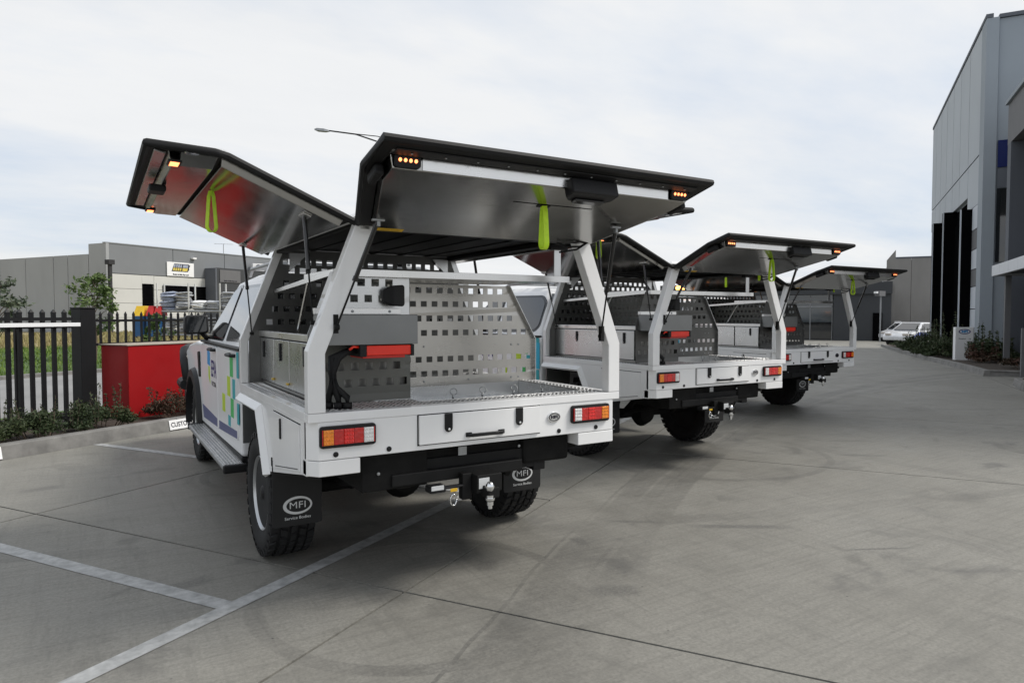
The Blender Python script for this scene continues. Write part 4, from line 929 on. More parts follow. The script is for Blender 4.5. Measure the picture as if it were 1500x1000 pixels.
def shrub(u, v, w, d, h, label, mat, seed, n=900, ls=.03, cat='shrub', group=None, z0=.1, spikes=6, rt=0):
    rg = random.Random(seed); T = empty('garden_shrub', label, cat, P(u, v, z0), group, GA+rt); st = MB(); lf = MB()
    for k in range(14):
        x, y = rg.uniform(-w, w)*.5, rg.uniform(-d, d)*.5; hh = h*rg.uniform(.45, 1.0)*(1-.5*(abs(x)/(w*.5+.01))**3)
        st.tube([(x*.6, y*.6, -.02), (x, y, hh*.6), (x+rg.uniform(-.05, .05), y, hh)], [.006, .005, .002], 4)
        leaf_cloud(lf, Vector((x, y, hh*.62)), (w*.16+.03, d*.22+.03, hh*.40), n//14, ls, rg)
    for k in range(spikes):
        x, y = rg.uniform(-w, w)*.45, rg.uniform(-d, d)*.4; hh = h*rg.uniform(.9, 1.35); top = Vector((x+rg.uniform(-.08, .08), y, hh)); st.tube([(x, y, .1), tuple(top)], [.005, .002], 4)
        for j in range(12):
            t = j/12; leaf_cloud(lf, Vector((x, y, .1)).lerp(top, .35+.65*t), (.03, .03, .02), 2, ls, rg)
    st.build('stem', 'bark', T); lf.build('foliage', mat, T); return T
gsh = 'low shrubs along the fence behind the left kerb'
for k, (u, v, w, h, sd, lb) in enumerate(((.75, 6.55, .9, .36, 11, 'dark low shrub at the left edge of the photo below the picket gate'), (1.45, 6.52, .9, .38, 12, 'dark low shrub in the middle of the bed below the picket gate'), (2.12, 6.50, .75, .42, 13, 'dark low shrub right in front of the thick black gate post'), (3.25, 6.55, .75, .40, 14, 'small leafy shrub in front of the red cabinet, left of the front wheel'), (3.95, 6.60, .8, .48, 15, 'taller reddish shrub in front of the red cabinet beside the front wheel'))):
    shrub(u, v, w, .45, h, lb, 'leaf_dark' if k < 3 else 'leaf_red', sd, 3600, .019, group=gsh, z0=.1, spikes=9)
tree(10.8, 20.0, 2.75, 'leafy young green tree behind the thick black gate post', 'leaf_tree', 3, 1.1, 24, .085, .045, 'young trees across the street')
tree(9.35, 22.8, 2.7, 'grey green tree at the left edge of the photo across the street', 'leaf_grey', 5, 1.3, 26, .08, .05, 'young trees across the street')
tree(14.2, 21.5, 1.5, 'low rounded bush seen through the fence right of the gate post', 'leaf_tree', 9, 1.6, 22, .07, .03, 'young trees across the street', .1)
# grass across the street
rg = random.Random(2); gg = MB(); gd = MB()
for _ in range(22000):
    u = rg.uniform(2, 34); v = 15.9+(rg.random()**1.3)*15; p = P(u, v, .05); h = rg.uniform(.05, .15); a = rg.uniform(0, pi); w = .012+.0012*(v-15); d = Vector((cos(a)*w, sin(a)*w, 0)); l = Vector((rg.gauss(0, .04), rg.gauss(0, .04), h))
    gg.add([p-d, p+d, p+l], [(0, 1, 2)])
for _ in range(14000):
    u = rg.uniform(2, 60); v = 29+(rg.random()**1.2)*26; p = P(u, v, -.08); h = rg.uniform(.15, .38); a = rg.uniform(0, pi); w = .03+.002*(v-21); d = Vector((cos(a)*w, sin(a)*w, 0)); l = Vector((rg.gauss(0, .07), rg.gauss(0, .07), h))
    gd.add([p-d, p+d, p+l], [(0, 1, 2)])
o = gg.build('green_grass', 'grass_green'); tag(o, 'green grass growing on the verge across the street', 'grass'); o['kind'] = 'stuff'
o = gd.build('dry_grass', 'grass_dry'); tag(o, 'dry yellow grass in the field before the warehouse', 'grass'); o['kind'] = 'stuff'

# ------------------------------------------------------------------ fences, gate, cabinet, kerb plates
def picket(parent, u, v, z0, z1, w=.024, name='picket'):
    m = MB(); m.ubox(u-w/2, u+w/2, v-w/2, v+w/2, z0, z1)
    c = [P(u+a*w*.5, v+b*w*.5, z1) for a, b in ((-1, -1), (1, -1), (1, 1), (-1, 1))]; cm = [P(u+a*w*.58, v+b*w*.5, z1+.022) for a, b in ((-1, -1), (1, -1), (1, 1), (-1, 1))]; tp = [P(u+a*.002, v+b*.002, z1+.062) for a, b in ((-1, -1), (1, -1), (1, 1), (-1, 1))]
    m.hexa(c, cm); m.hexa(cm, tp); return m.build(name, 'fence_black', parent)
gt = empty('picket_gate', 'black picket gate left of the thick post, with a white strip at its top', 'gate', P(1.5, 7.2, 0))
for z in (.18, 1.43): MB().ubox(-3.0, 2.24, 7.175, 7.215, z, z+.04).build('rail', 'fence_black', gt)
MB().ubox(-3.0, 2.24, 7.17, 7.22, 1.335, 1.375).build('rail', 'fence_black', gt)
MB().ubox(-3.0, 2.30, 7.12, 7.168, 1.355, 1.402).build('white_strip', 'sign_white', gt, .002)
u = 2.14
while u > -3: picket(gt, u, 7.195, .12, 1.51, .042); u -= .132
gf = empty('picket_fence', 'second black picket leaf behind the gate at the left edge', 'fence', P(.5, 7.5, 0))
for z in (.18, 1.43): MB().ubox(-3.0, 1.75, 7.42, 7.45, z, z+.04).build('rail', 'fence_black', gf)
u = 1.70
while u > -3: picket(gf, u, 7.435, .12, 1.50, .042); u -= .30
pt = MB().ubox(2.30, 2.50, 7.12, 7.32, -.05, 1.58).ubox(2.29, 2.51, 7.11, 7.33, 1.58, 1.60).build('gate_post', 'fence_black', None, .005); tag(pt, 'thick square black gate post between the picket gate and the red cabinet', 'post')
fc = empty('picket_fence', 'black picket fence standing above and behind the red cabinet', 'fence', P(3.5, 7.62, 0))
for z in (1.075, 1.405): MB().ubox(2.50, 9.0, 7.60, 7.635, z, z+.035).build('rail', 'fence_black', fc)
u = 2.64; i = 0
while u < 9: picket(fc, u, 7.617, (1.08 if i > 1 else -.02), 1.49, .026); u += .124; i += 1
MB().ubox(2.72, 2.75, 7.52, 7.55, -.02, 1.10).build('fence_stub', 'fence_black', fc)
rc = MB().ubox(2.81, 9.0, 6.93, 7.50, .06, 1.086).build('red_cabinet', 'cabinet_red', None, .006); tag(rc, 'long red painted cabinet below the picket fence behind the front wheel', 'cabinet')
MB().ubox(2.79, 9.0, 6.915, 7.53, 1.088, 1.10).build('cap', 'cap_beige', rc)
for uu in (4.9, 6.9): MB().ubox(uu, uu+.006, 6.926, 6.932, .07, 1.08).build('panel_seam', 'red_dark', rc)
for uu in (2.95, 4.9, 6.9): MB().ubox(uu, uu+.05, 7.1, 7.15, -.02, .06).build('foot', 'fence_black', rc)
def plateK(uc, txt, lb):
    h = .045*.0
    def f(a, b, hh): # inclined kerb face
        t = (b+.06)/.15; return P(uc+a, 6.08+.035*t-.004-hh, .0+.005+ (b+.065))
    m = MB(); m.prism([(-.21, -.055), (.21, -.055), (.21, .068), (-.21, .068)], f, 0, .004); o = m.build('kerb_plate', 'sign_white'); tag(o, lb, 'sign')
    text('kerb_lettering', txt, .083, 'letter_dark', lambda a, b, hh: f(a, b+.004, .0052), o, .0018, xs=.88); return o
plateK(2.98, 'CUSTOMER', 'white kerb plate lettered CUSTOMER by the front wheel')
plateK(.60, 'CUSTOMER', 'white kerb plate on the kerb at the left edge of the photo')

# ------------------------------------------------------------------ left warehouse
wh = empty('warehouse', 'grey warehouse across the street with a sign on its pale front', 'building', P(35.5, 56.5, 0))
def wbox(name, mat, parent, *a, bev=0): return MB().ubox(*a).build(name, mat, parent, bev)
wbox('core', 'panel_dark', wh, 35.8, 100, 56.9, 110, -.3, 6.6)
v = 56.75; k = 0
bounds = [56.5, 58.92, 61.92, 64.06, 68.43, 72.7, 77, 81, 85, 89, 93, 97, 101, 105, 109]
for a, b in zip(bounds, bounds[1:]): wbox('wall_panel', 'panel_grey', wh, 35.5, 35.78, a+.06 if k else a+.0, b-.02, -.3, 7.84 if k == 0 else 6.95); k += 1
ub = [35.79, 42.2, 48.3, 56.5, 64, 72, 80, 90, 100]
for a, b in zip(ub, ub[1:]):
    wbox('upper_panel', 'panel_dark', wh, a+.03, b-.03, 56.55, 56.88, 5.25, 7.84)
wbox('wall_cap', 'galvanised', wh, 35.45, 100, 56.5, 56.9, 7.845, 7.93)
wb = [(35.79, 39.1), (40.0, 41.2), (41.2, 46)]
for a, b in ((35.79, 38.9), (40.1, 45.9)):
    for z0, z1 in ((.0, 1.3), (1.3, 2.6), (2.6, 3.9), (3.9, 5.2)): wbox('block_course', 'panel_pale', wh, a+.02, b-.02, 56.52, 56.88, z0+.015, z1-.015)
wbox('slit_window', 'void_black', wh, 38.95, 40.05, 56.6, 56.87, 0, 4.4); wbox('lintel', 'panel_pale', wh, 38.9, 40.1, 56.53, 56.86, 4.42, 5.19)
wbox('wide_window', 'void_black', wh, 41.0, 46.0, 56.40, 56.51, 2.6, 4.35)
wbox('side_window', 'void_black', wh, 46.0, 60, 56.5, 56.87, .0, 4.5)
an = empty('warehouse_annex', 'dark grey annex standing in front of the warehouse with a shaded sign', 'building', P(47, 50, 0))
wbox('end_wall', 'right_dark', an, 45.8, 46.0, 55.0, 56.5, -.2, 6.25)
wbox('front_wall', 'charcoal_wall', an, 46.02, 75, 55.0, 55.3, -.2, 6.28); wbox('roof', 'charcoal_wall', an, 46.02, 75, 55.31, 56.5, 6.0, 6.27)
def sign_board(nm, u0, u1, v, z0, z1, dark, lb):
    s = MB().ubox(u0, u1, v-.06, v, z0, z1).build(nm, 'sign_white' if not dark else 'grey_band'); tag(s, lb, 'sign')
    uc, zc = (u0+u1)/2, (z0+z1)/2; w = u1-u0; h = z1-z0
    f = lambda off: (lambda a, b, hh: P(uc+a, v-.06-off, zc+h*.12+b))
    pl = [(-.34*w, -.28*h), (-.24*w, .28*h), (.30*w, .28*h), (.36*w, .17*h), (.31*w, .02*h), (.32*w, -.1*h), (.26*w, -.28*h)]
    if not dark: MB().add([f(.01)(a, b, 0) for a, b in pl], [tuple(range(7))]).build('logo_outline', 'letter_dark', s)
    for i, mt in enumerate(('livery_blue', 'sticker_yellow')) if not dark else ():
        zz0, zz1 = ((0.01, .23) if i == 0 else (-.23, -.02))
        for a, b in ((-.27, -.21), (-.19, -.13), (-.11, -.05), (-.03, .03), (.07, .26)):
            sk = .10
            MB().add([f(.02)((q+zz*sk)*w, zz*h, 0) for q, zz in ((a, zz0), (b, zz0), (b, zz1), (a, zz1))], [(0, 1, 2, 3)]).build('logo_bar', 'bag_blue' if i == 0 else 'bag_yellow', s)
    if False: text('logo_lettering', 'HIB', h*.62, 'sign_white' if not dark else 'letter_dark', lambda a, b, hh: P(uc+a, v-.06-.03, zc+h*.12+b), s, .012 if not dark else .03, xs=1.25, shear=.25)
    text('sign_lettering', 'Built & Bilt Pty Ltd', h*.15, 'letter_dark', lambda a, b, hh: P(uc+a, v-.06-.02, zc-h*.38+b), s, .006, xs=1.15)
sign_board('warehouse_sign', 41.45, 44.45, 56.49, 5.28, 6.62, False, 'white sign with slanted striped letters high on the warehouse front')
sign_board('annex_sign', 46.3, 48.9, 54.99, 4.85, 6.1, True, 'shaded dark sign on the annex wall right of the white sign')
dp = MB().ubox(35.05, 35.3, 55.4, 55.65, -.2, 5.9).ubox(34.9, 35.45, 55.25, 55.8, 5.9, 6.3).build('flood_light_pole', 'shade_cloth'); tag(dp, 'square dark pole with a box head in front of the warehouse corner', 'pole')
fl_ = MB().ubox(44.2, 44.6, 56.2, 56.49, 7.05, 7.2).build('wall_lamp', 'sign_white'); tag(fl_, 'small wall lamp above the white warehouse sign', 'lamp')
ae = empty('roof_aerial', 'thin aerial mast rising from the warehouse roof', 'aerial', P(48.6, 57, 7.8)); MB().tube([(0, 0, -.2), (0, 0, 1.2)], .03, 6).build('mast', 'pole_grey', ae)
m = MB(); m.tube([(-.9, 0, 1.15), (1.0, .2, 1.2)], .015, 4); [m.tube([(x, -.3, 1.17), (x, .3, 1.17)], .012, 4) for x in (-.8, -.5, -.2, .1, .4, .7)]; m.build('antenna_rod', 'pole_grey', ae)
ac = empty('rooftop_unit', 'white air conditioner box on the annex roof', 'air conditioner', P(52.0, 55.7, 6.28)); MB().box(-.6, .6, -.4, .4, 0, .8).build('case', 'sign_white', ac, .03); MB().lathe([(0, 0), (.3, 0), (.3, -.03), (0, -.04)], (0, -.4, .4), 'y', 16).build('fan_grille', 'letter_dark', ac)
# bins
for k, (du, lid) in enumerate(((0, 'bin_yellow'), (.72, 'bin_red'), (1.22, 'bin_red'))):
    b = empty('wheelie_bin', ('blue waste bin with a yellow lid, leftmost of the three', 'blue waste bin with a red lid, middle of the three', 'blue waste bin with a red lid, rightmost of the three')[k], 'bin', P(26.9+du*.45, 40.0-du*.87, 0), 'blue waste bins by the racks', GA-1.1)
    BW = .32 if k == 0 else .22
    MB().loft([[Vector((x*s, y*s, z)) for x, y in ((-BW, -.5), (BW, -.5), (BW, .5), (-BW, .5))] for s, z in ((.85, .1), (1.0, 1.45))]).build('bin_body', 'bin_blue', b, .03)
    MB().loft([[Vector((-BW-.01, -.53, 1.46)), Vector((BW+.01, -.53, 1.46)), Vector((BW+.01, .53, 1.46)), Vector((-BW-.01, .53, 1.46))], [Vector((-BW*.8, -.2, 2.12)), Vector((BW*.8, -.2, 2.12)), Vector((BW*.8, .45, 2.12)), Vector((-BW*.8, .45, 2.12))]]).build('bin_lid', lid, b, .02)
    m = MB()
    for x in (-BW*.6, BW*.6):
        for y in (-.35, .35): m.lathe([(0, -.03), (.08, -.03), (.08, .03), (0, .03)], (x, y, .08), 'x', 10)
    m.build('castor', 'letter_dark', b)
# bag racks
rk = empty('storage_rack', 'long pallet racking with white uprights in front of the warehouse', 'rack', P(28.6, 35.8, 0)); rdir = (P(30.6, 32.2)-P(27.2, 38.9)).normalized(); rlen = 19
R0 = P(27.2, 38.9, 0); rn = Vector((-rdir.y, rdir.x, 0))
for k in range(10):
    c = R0+rdir*(k*2.05); MB().tube([c, c+Vector((0, 0, 3.6))], .05, 4).tube([c+rn*1.0, c+rn*1.0+Vector((0, 0, 3.6))], .05, 4).build('upright', 'rack_white', rk)
for z in (1.75, .2): MB().tube([R0+Vector((0, 0, z)), R0+rdir*rlen+Vector((0, 0, z))], .06, 4).build('beam', 'pole_grey', rk); MB().hexa([R0+Vector((0, 0, z+.04)), R0+rdir*rlen+Vector((0, 0, z+.04)), R0+rdir*rlen+rn+Vector((0, 0, z+.04)), R0+rn+Vector((0, 0, z+.04))], [R0+Vector((0, 0, z+.1)), R0+rdir*rlen+Vector((0, 0, z+.1)), R0+rdir*rlen+rn+Vector((0, 0, z+.1)), R0+rn+Vector((0, 0, z+.1))]).build('deck', 'pole_grey', rk)
rg = random.Random(5)
def bag_mesh(seed):
    r_ = random.Random(seed); rings = []
    for i, t in enumerate((-1, -.7, 0, .7, 1)):
        s = (.35, .9, 1, .9, .35)[i]; rings.append([Vector((t*.42+r_.uniform(-.02, .02), .26*cos(a)*s, .075*sin(a)*s+r_.uniform(-.012, .012))) for a in [2*pi*k/8 for k in range(8)]])
    return rings
proto = [MB().loft(bag_mesh(s)).build('cement_bag', mt, None, smooth='all') for s, mt in ((1, 'bag_grey'), (2, 'bag_white'), (3, 'bag_blue'), (4, 'bag_grey'), (5, 'bag_yellow'))]
meshes = [p.data for p in proto]
for p in proto: bpy.data.objects.remove(p)
nb = 0
for lev in (1.86, .31):
    for k in range(18):
        s0 = R0+rdir*(.55+k*1.0)+rn*.45; stackn = rg.choice((4, 6, 8, 9, 8)) if lev > 1 else rg.choice((6, 7, 8)); pick = rg.choice((0, 0, 2, 3, 3, 1)) if k not in (2, 6, 7) else 1
        if k == 12 and lev > 1: pick = 4
        pile = empty('bag_pile', '', 'bag pile', s0+Vector((0, 0, lev)), 'piles of bags on the racking', math.atan2(rdir.y, rdir.x))
        pile['label'] = '%s bags, %s pile from the left on the %s deck of the racking' % (('grey', 'white', 'bluish', 'grey', 'yellow')[pick], ('first second third fourth fifth sixth seventh eighth ninth tenth eleventh twelfth thirteenth fourteenth fifteenth sixteenth seventeenth eighteenth').split()[k], 'upper' if lev > 1 else 'lower')
        for j in range(stackn):
            c = bpy.data.objects.new('bag', meshes[pick]); COL.objects.link(c); c.parent = pile
            c.location = (rg.uniform(-.05, .05), rg.uniform(-.1, .1), .10+j*.142); c.rotation_euler = (rg.uniform(-.14, .14), rg.uniform(-.16, .16), rg.uniform(-.3, .3)+(pi if j % 2 else 0)); c.scale = (1.18, 1.7, 1.25)

# ------------------------------------------------------------------ street lamp
lp = empty('street_lamp', 'tall street lamp whose long arm and flat head show left of the rear hatch', 'street lamp', P(24.6, 17.3, 0))
L0 = P(24.6, 17.3); A = P(22.79, 21.1)-L0; A.z = 10.42; Bm = P(23.96, 18.64)-L0
MB().tube([(0, 0, 0), (0, 0, 5), (Bm.x*.1, Bm.y*.1, 9.4)], [.10, .08, .06], 10).build('pole', 'pole_grey', lp, smooth='all')
MB().tube([(Bm.x*.1, Bm.y*.1, 9.3), (Bm.x, Bm.y, 9.85), (A.x*.6, A.y*.6, 10.2), (A.x*.92, A.y*.92, 10.38)], .035, 8).tube([(Bm.x*.1, Bm.y*.1, 9.8), (Bm.x*1.0, Bm.y*1.0, 10.1), (A.x*.75, A.y*.75, 10.28)], .022, 6).build('arm', 'shade_cloth', lp, smooth='all')
hd = A.normalized(); dn = Vector((A.x, A.y, 0)).normalized()
sdn = Vector((-dn.y, dn.x, 0)); c0 = Vector((A.x*.90, A.y*.90, 10.36)); c1 = Vector((A.x*1.07, A.y*1.07, 10.43))
MB().loft([[c+sdn*w+Vector((0, 0, -t)), c+sdn*w*.8+Vector((0, 0, t)), c-sdn*w*.8+Vector((0, 0, t)), c-sdn*w+Vector((0, 0, -t))] for c, w, t in ((c0, .05, .03), (c0.lerp(c1, .3), .14, .06), (c0.lerp(c1, .8), .14, .06), (c1, .05, .02))]).build('lamp_head', 'pole_grey', lp)

# ------------------------------------------------------------------ right factory
fb = empty('factory_building', 'tall grey panelled factory at the right with three black blade walls', 'building', P(34, -8, zg(26)))
fb.location = (0, 0, 0)
wbox('core', 'right_mid', fb, 26.8, 42.4, -40, -6.3, -1, 11.9)
wbox('corner_column', 'right_mid', fb, 26.4, 27.3, -6.5, -6.12, -1, 12.02)
gb_ = [27.32, 29.9, 32.2, 34.4, 36.6, 38.8, 40.9, 42.7]
for i, (a, b) in enumerate(zip(gb_, gb_[1:])):
    wbox('upper_panel', 'right_pale', fb, a+.035, b-.035, -6.29, -6.13, 7.45, 12.0)
    lo = 5.62 if a < 29 else 6.2
    wbox('middle_panel', 'right_pale', fb, a+.035, b-.035, -6.29, -6.14, lo+.02, 7.40)
wbox('parapet_cap', 'right_dark', fb, 26.38, 42.75, -6.32, -6.10, 12.03, 12.16)
z = -.6
for i, (z0, z1, mt) in enumerate(((4.75, 5.6, 'right_white'), (4.0, 4.72, 'grey_band'), (3.25, 3.97, 'right_white'), (2.6, 3.22, 'grey_band'), (1.75, 2.57, 'right_white'), (-.6, 1.72, 'right_white'))): wbox('band_panel', mt, fb, 27.33, 28.45, -6.285, -6.12, z0, z1)
for k, (a, zt, vv) in enumerate(((28.6, 5.6, -5.75), (33.9, 6.2, -5.75), (38.0, 6.2, -5.75))):
    wbox('blade_wall', 'void_black', fb, a, a+.35, -6.5, vv, -.8, zt)
    wbox('blade_edge', 'right_white', fb, a-.045, a-.005, vv-.03, vv+.02, -.8, zt)
    wbox('dark_glazing', 'void_black', fb, a+.36, (33.88, 37.98, 42.4)[k], -6.28, -6.2, -.8, zt-.1)
wbox('dark_recess', 'void_black', fb, 28.47, 42.6, -6.299, -6.285, -.8, 6.15)
# near end wall and recess windows
wbox('end_wall_panel', 'right_mid', fb, 26.5, 26.78, -7.6, -6.52, -1, 11.98); wbox('end_wall_panel', 'right_mid', fb, 26.5, 26.78, -14, -7.63, -1, 11.98); wbox('parapet_cap', 'right_dark', fb, 26.42, 26.8, -14, -6.5, 11.995, 12.12)
w_ = wbox('blue_window', 'blue_glass', fb, 26.42, 26.49, -7.5, -6.55, 6.75, 7.7); wbox('tall_window', 'dark_glass', fb, 26.43, 26.49, -7.5, -6.55, 3.4, 6.0); wbox('spandrel', 'right_dark', fb, 26.44, 26.49, -7.5, -6.55, 6.02, 6.73)
wg = empty('factory_office_wing', 'nearer dark office wing with a white canopy at the right edge', 'building', P(20, -8, 0)); wg.location = (0, 0, 0)
wbox('fascia', 'grey_band', wg, 9, 24.5, -14, -6.5, 7.1, 8.42); wbox('fascia_cap', 'right_mid', wg, 9, 24.6, -14, -6.42, 8.43, 8.55)
wbox('column', 'right_dark', wg, 23.85, 24.35, -7.0, -6.48, -.4, 7.08)
wbox('glazing', 'void_black', wg, 9, 23.84, -7.1, -6.95, -.4, 7.08); wbox('back_wall', 'right_dark', wg, 24.36, 26.4, -14, -7.62, -.4, 7.0)
for u_ in (12, 15, 18, 21): wbox('mullion', 'void_black', wg, u_, u_+.08, -6.94, -6.86, -.4, 7.08)
cn = empty('entrance_canopy', 'white panelled entrance canopy on the office wing', 'canopy', (0, 0, 0))
u_ = 22.9; i = 0
while u_ > 12: MB().ubox(u_-1.18, u_, -6.0, -5.9, 2.72, 3.05).build('canopy_panel', 'canopy_white', cn, .006); u_ -= 1.2; i += 1
MB().ubox(22.82, 22.9, -6.85, -6.01, 2.72, 3.05).build('canopy_panel', 'canopy_white', cn); MB().ubox(12, 22.81, -6.85, -6.01, 2.80, 2.98).build('soffit', 'right_dark', cn)
cp = MB().ubox(22.2, 22.35, -6.3, -6.15, -.3, 2.71).build('canopy_post', 'grey_band', cn)
# pylon sign
sgn = empty('pylon_sign', 'white pylon sign with a blue oval emblem among the shrubs', 'sign', P(25.6, -5.1, zg(25.6)+.1), None, 0)
sb = P(24.4, -5.42); sgn.location = (sb.x, sb.y, zg(24)+.08); sgn.rotation_euler = (0, 0, -YAW-radians(8))
MB().box(-.285, .285, 0, .16, 0, 1.15).build('sign_body', 'sign_white', sgn, .004)
MB().box(.286, .30, .0, .17, 0, 1.15).build('sign_edge', 'right_dark', sgn)
S2 = lambda a, b, h: Vector((a, -.004, 1.0+b))
ellipse_ring(S2, 0, 0, .19, .085, .155, .062).build('emblem', 'letter_navy', sgn); 
text('emblem_lettering', 'MFI', .105, 'livery_blue', lambda a, b, h: Vector((a, -.006, 1.0+b)), sgn, .006, xs=1.25)
text('sign_lettering', 'Reception', .065, 'letter_dark', lambda a, b, h: Vector((a-.07, -.004, .76+b)), sgn, .001, xs=.85)
MB().add([Vector((.16+a, -.004, .76+b)) for a, b in ((-.03, -.006), (.02, -.006), (.02, -.02), (.045, 0), (.02, .02), (.02, .006), (-.03, .006))], [(0, 1, 2, 3, 4, 5, 6)]).build('arrow', 'letter_dark', sgn)
bl = MB().ubox(17.45, 17.56, -5.78, -5.68, -.1, 1.18).ubox(17.2, 17.44, -5.78, -5.76, .5, .56).build('steel_bollard', 'grey_band', None, .005); tag(bl, 'grey square post at the right edge of the photo', 'post')
# right shrubs
gr = 'shrubs in the bed along the factory'
sp = [(44, -4.8, 2.2, .22, 'low shrub at the far end of the right bed beside the parked cars'), (41, -4.9, 2.4, .28, 'second shrub from the far end of the right bed'), (38, -5.2, 2.4, .45, 'green shrub before the farthest black blade wall'), (35.2, -5.0, 2.2, .95, 'green shrub in the middle of the right bed'), (32.6, -5.1, 2.2, .85, 'green shrub before the nearest black blade wall'),
      (30.2, -5.2, 2.0, .8, 'green shrub close to the white panel wall, behind the pylon sign'), (27.8, -5.2, 1.6, 1.35, 'taller leafy shrub rising behind the pylon sign'), (26.2, -5.25, 1.6, .95, 'dark shrub just right of the pylon sign'), (24.9, -5.8, 1.6, 1.0, 'dark shrub below the grey wall right of the pylon'), (23.3, -6.1, 1.4, .9, 'dark shrub before the office wing column'), (22.9, -5.75, .9, .5, 'small reddish shrub at the foot of the pylon sign'), (26.8, -4.85, 1.0, .4, 'lowest green shrub just left of the pylon sign'), (29.3, -4.75, 1.6, .40, 'low spreading plant by the right kerb'), (33.8, -4.55, 2.2, .40, 'low spreading plant by the kerb before the black blade walls')]
sp += [(19.5, -6.3, 1.2, .45, 'low reddish shrub near the grey post at the right edge')]
for k, (u, v, w, h, lb) in enumerate(sp):
    shrub(u, v, w, 1.0, h, lb, 'leaf_red' if 'reddish' in lb else 'leaf_dark', 40+k, 1500, .055, group=gr, z0=zg(u)+.12, spikes=7)
# far buildings
cbd = empty('concrete_building', 'plain pale concrete panel building behind the parked cars', 'building', (0, 0, 0))
for a, b in ((-8.0, -6.25), (-10.2, -8.03), (-16, -10.23)): wbox('tilt_panel', 'tilt_concrete', cbd, 80, 80.3, a, b, -1.5, 7.5)
wbox('core', 'tilt_concrete', cbd, 80.32, 100, -16, -6.3, -1.5, 7.3); wbox('roof_edge', 'right_dark', cbd, 79.95, 80.35, -16, -6.25, 7.52, 7.65)
sr = empty('showroom_building', 'dark glazed showroom seen through the farthest truck', 'building', (0, 0, 0))
wbox('roof_slab', 'charcoal_wall', sr, 61.5, 80, -5.3, 14, 3.3, 4.3); wbox('core', 'charcoal_wall', sr, 62.6, 79, -5.2, 14, -1.2, 3.29)
wbox('dark_wall', 'charcoal_wall', sr, 61.7, 62.55, -5.25, -.9, -1.0, 4.25)
for k in range(8): wbox('glass_pane', 'showroom_glass', sr, 62.4, 62.5, -.8+k*1.75+.03, .95+k*1.75-.03, .9, 3.28); wbox('lower_pane', 'dark_glass', sr, 62.38, 62.5, -.8+k*1.75+.03, .95+k*1.75-.03, -.8, .8)
for k in range(9): wbox('mullion', 'pole_grey', sr, 62.3, 62.37, -.83+k*1.75, -.77+k*1.75, -.8, 3.28)
wbox('transom', 'pole_grey', sr, 62.3, 62.38, -.8, 13.2, 2.2, 2.32); wbox('doorway', 'void_black', sr, 61.6, 61.69, -4.6, -3.9, -.9, 1.7)
bw = MB(); bw.prism([(-5.6, -1.2), (-4.95, -1.2), (-4.95, 6.2), (-5.6, 7.05)], lambda a, b, h: P(h, a, b), 63.5, 64.0); o = bw.build('blade_wall', 'tilt_concrete'); tag(o, 'tall grey blade wall with a slanted top beside the concrete building', 'wall')
wbd = MB(); wbd.ubox(64.05, 80, -5.2, -5.0, -1.2, 4.5); o = wbd.build('side_wall', 'grey_band'); tag(o, 'grey return wall between the showroom and the blade wall', 'wall')
pl = empty('camera_pole', 'thin pole with a small box on top before the dark showroom wall', 'pole', P(58, -4.3, zg(58))); MB().tube([(0, 0, 0), (0, 0, 3.9)], .06, 8).build('pole', 'pole_grey', pl); MB().box(-.5, .3, -.2, .2, 3.6, 4.0).build('control_box', 'grey_band', pl); MB().box(-.75, -.52, -.12, .12, 3.8, 3.95).build('camera_head', 'sign_white', pl)
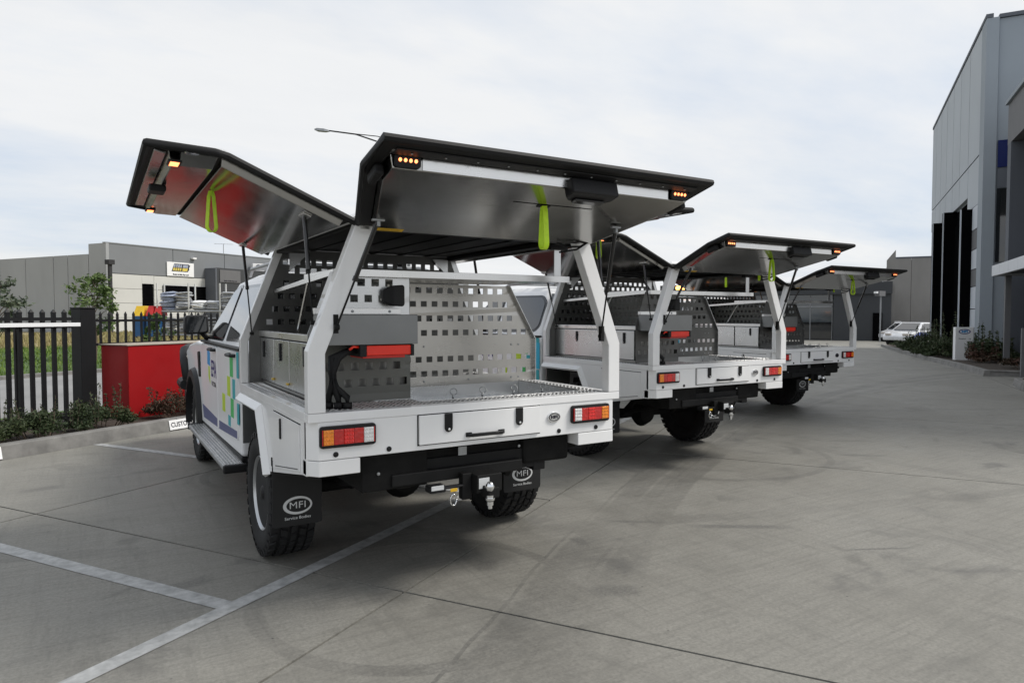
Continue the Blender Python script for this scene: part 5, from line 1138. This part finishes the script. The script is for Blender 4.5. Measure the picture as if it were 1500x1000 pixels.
# parked vehicles
def car(name, label, cat, u, v, rz, mats, ute=False):
    T = empty(name, label, cat, P(u, v, zg(u)+.0), 'vehicles parked beyond the garden bed', rz)
    if ute:
        bod = [(-2.6, .45), (-2.6, 1.0), (-.75, 1.0), (-.70, 1.05), (.9, 1.05), (1.0, 1.1), (2.2, 1.0), (2.5, .8), (2.5, .4)]; gh_ = [(-.68, 1.05), (-.60, 1.70), (.45, 1.72), (1.15, 1.08)]; gw = [(-.5, 1.13), (-.45, 1.55), (.40, 1.58), (.9, 1.13)]
    else:
        bod = [(-2.2, .4), (-2.2, .95), (-1.6, 1.05), (1.0, .98), (2.0, .82), (2.25, .6), (2.2, .35)]; gh_ = [(-1.9, 1.02), (-1.5, 1.50), (.1, 1.52), (1.1, .98)]; gw = [(-1.55, 1.06), (-1.3, 1.42), (.05, 1.43), (.8, 1.03)]
    MB().prism(bod, lambda a, b, h: (a, h, b), -.9, .9).build('body', mats, T, .06)
    m = MB(); m.loft([[(a, y*w, b) for a, b in gh_] for y, w in ((-.86, 1), (.86, 1))]); 
    m = MB(); m.hexa([Vector((gh_[0][0], -.86, gh_[0][1])), Vector((gh_[3][0], -.86, gh_[3][1])), Vector((gh_[3][0], .86, gh_[3][1])), Vector((gh_[0][0], .86, gh_[0][1]))], [Vector((gh_[1][0], -.66, gh_[1][1])), Vector((gh_[2][0], -.66, gh_[2][1])), Vector((gh_[2][0], .66, gh_[2][1])), Vector((gh_[1][0], .66, gh_[1][1]))]); m.build('cabin', mats, T, .04)
    for s in (-1, 1):
        m = MB(); q = [(a, s*(.875-(b-1.05)*.2/.65*1.35), b) for a, b in gw]; m.quad(*q); m.build('side_glass', 'dark_glass', T, solid=.02)
    f0, f1 = gh_[3], gh_[2]; m = MB(); m.quad((f0[0]-.02, -.72, f0[1]+.06), (f0[0]-.02, .72, f0[1]+.06), (f1[0]+.08, .58, f1[1]-.05), (f1[0]+.08, -.58, f1[1]-.05)); m.build('windscreen', 'dark_glass', T, solid=.03)
    for x in (-1.45, 1.4):
        for s in (-1, 1):
            w = MB().lathe([(0, -.11), (.30, -.11), (.345, -.09), (.345, .09), (.30, .11), (0, .11)], (x, s*.83, .345), 'y', 20).build('wheel', 'tyre_rubber', T, smooth=True); MB().lathe([(0, s*.112), (.19, s*.112), (.17, s*.118), (0, s*.122)], (x, s*.83, .345), 'y', 16).build('wheel_cap', 'wheel_silver', w)
    for s in (-1, 1): MB().box((2.42 if ute else 2.12), (2.52 if ute else 2.24), s*.55-.18, s*.55+.18, .68, .8).build('headlight', 'lamp_unlit', T); MB().box((-2.62 if ute else -2.22), (-2.58 if ute else -2.18), s*.72-.1, s*.72+.1, .7, .9).build('tail_light', 'lens_red', T)
    return T
car('parked_ute', 'white utility truck, farthest left of the parked vehicles', 'ute', 73.0, -6.2, GA-pi/2, 'car_white', True)
car('parked_car', 'white sedan with dark windows next to the white utility truck', 'car', 61, -6.1, GA+pi-.5, 'car_white')
car('parked_car', 'white hatchback between the white sedan and the blue car', 'car', 56.5, -6.5, GA+pi-.5, 'car_white')
bc = car('parked_car', 'white car with a blue lower side, half hidden by the far shrubs', 'car', 50.0, -5.9, GA+pi-.5, 'car_white')
for s_ in (-1, 1): MB().prism([(-1.9, .42), (-1.9, .80), (1.2, .88), (1.9, .62), (1.9, .42)], lambda a, b, h: (a, s_*h, b), .9, .925).build('side_band', 'car_blue', bc)

# move each builder's empty to the base of its thing; its parts were laid out in yard coordinates
def rebase(T, loc):
    loc = Vector(loc); T.location = loc
    st = [c for c in bpy.data.objects if c.parent == T]
    while st:
        c = st.pop(); c.data.transform(Matrix.Translation(-loc)); st += [d for d in bpy.data.objects if d.parent == c]
for T, l in ((gt, P(-.4, 7.2)), (gf, P(-.6, 7.43)), (fc, P(5.8, 7.62)), (wh, P(60, 75, 0)), (an, P(58, 56, 0)), (rk, R0+rdir*7), (cbd, P(88, -10, -1)), (sr, P(70, 5, -.7)), (fb, P(34, -15, 0)), (wg, P(18, -10, 0)), (cn, P(17.5, -6.4, 2.7))): rebase(T, l)
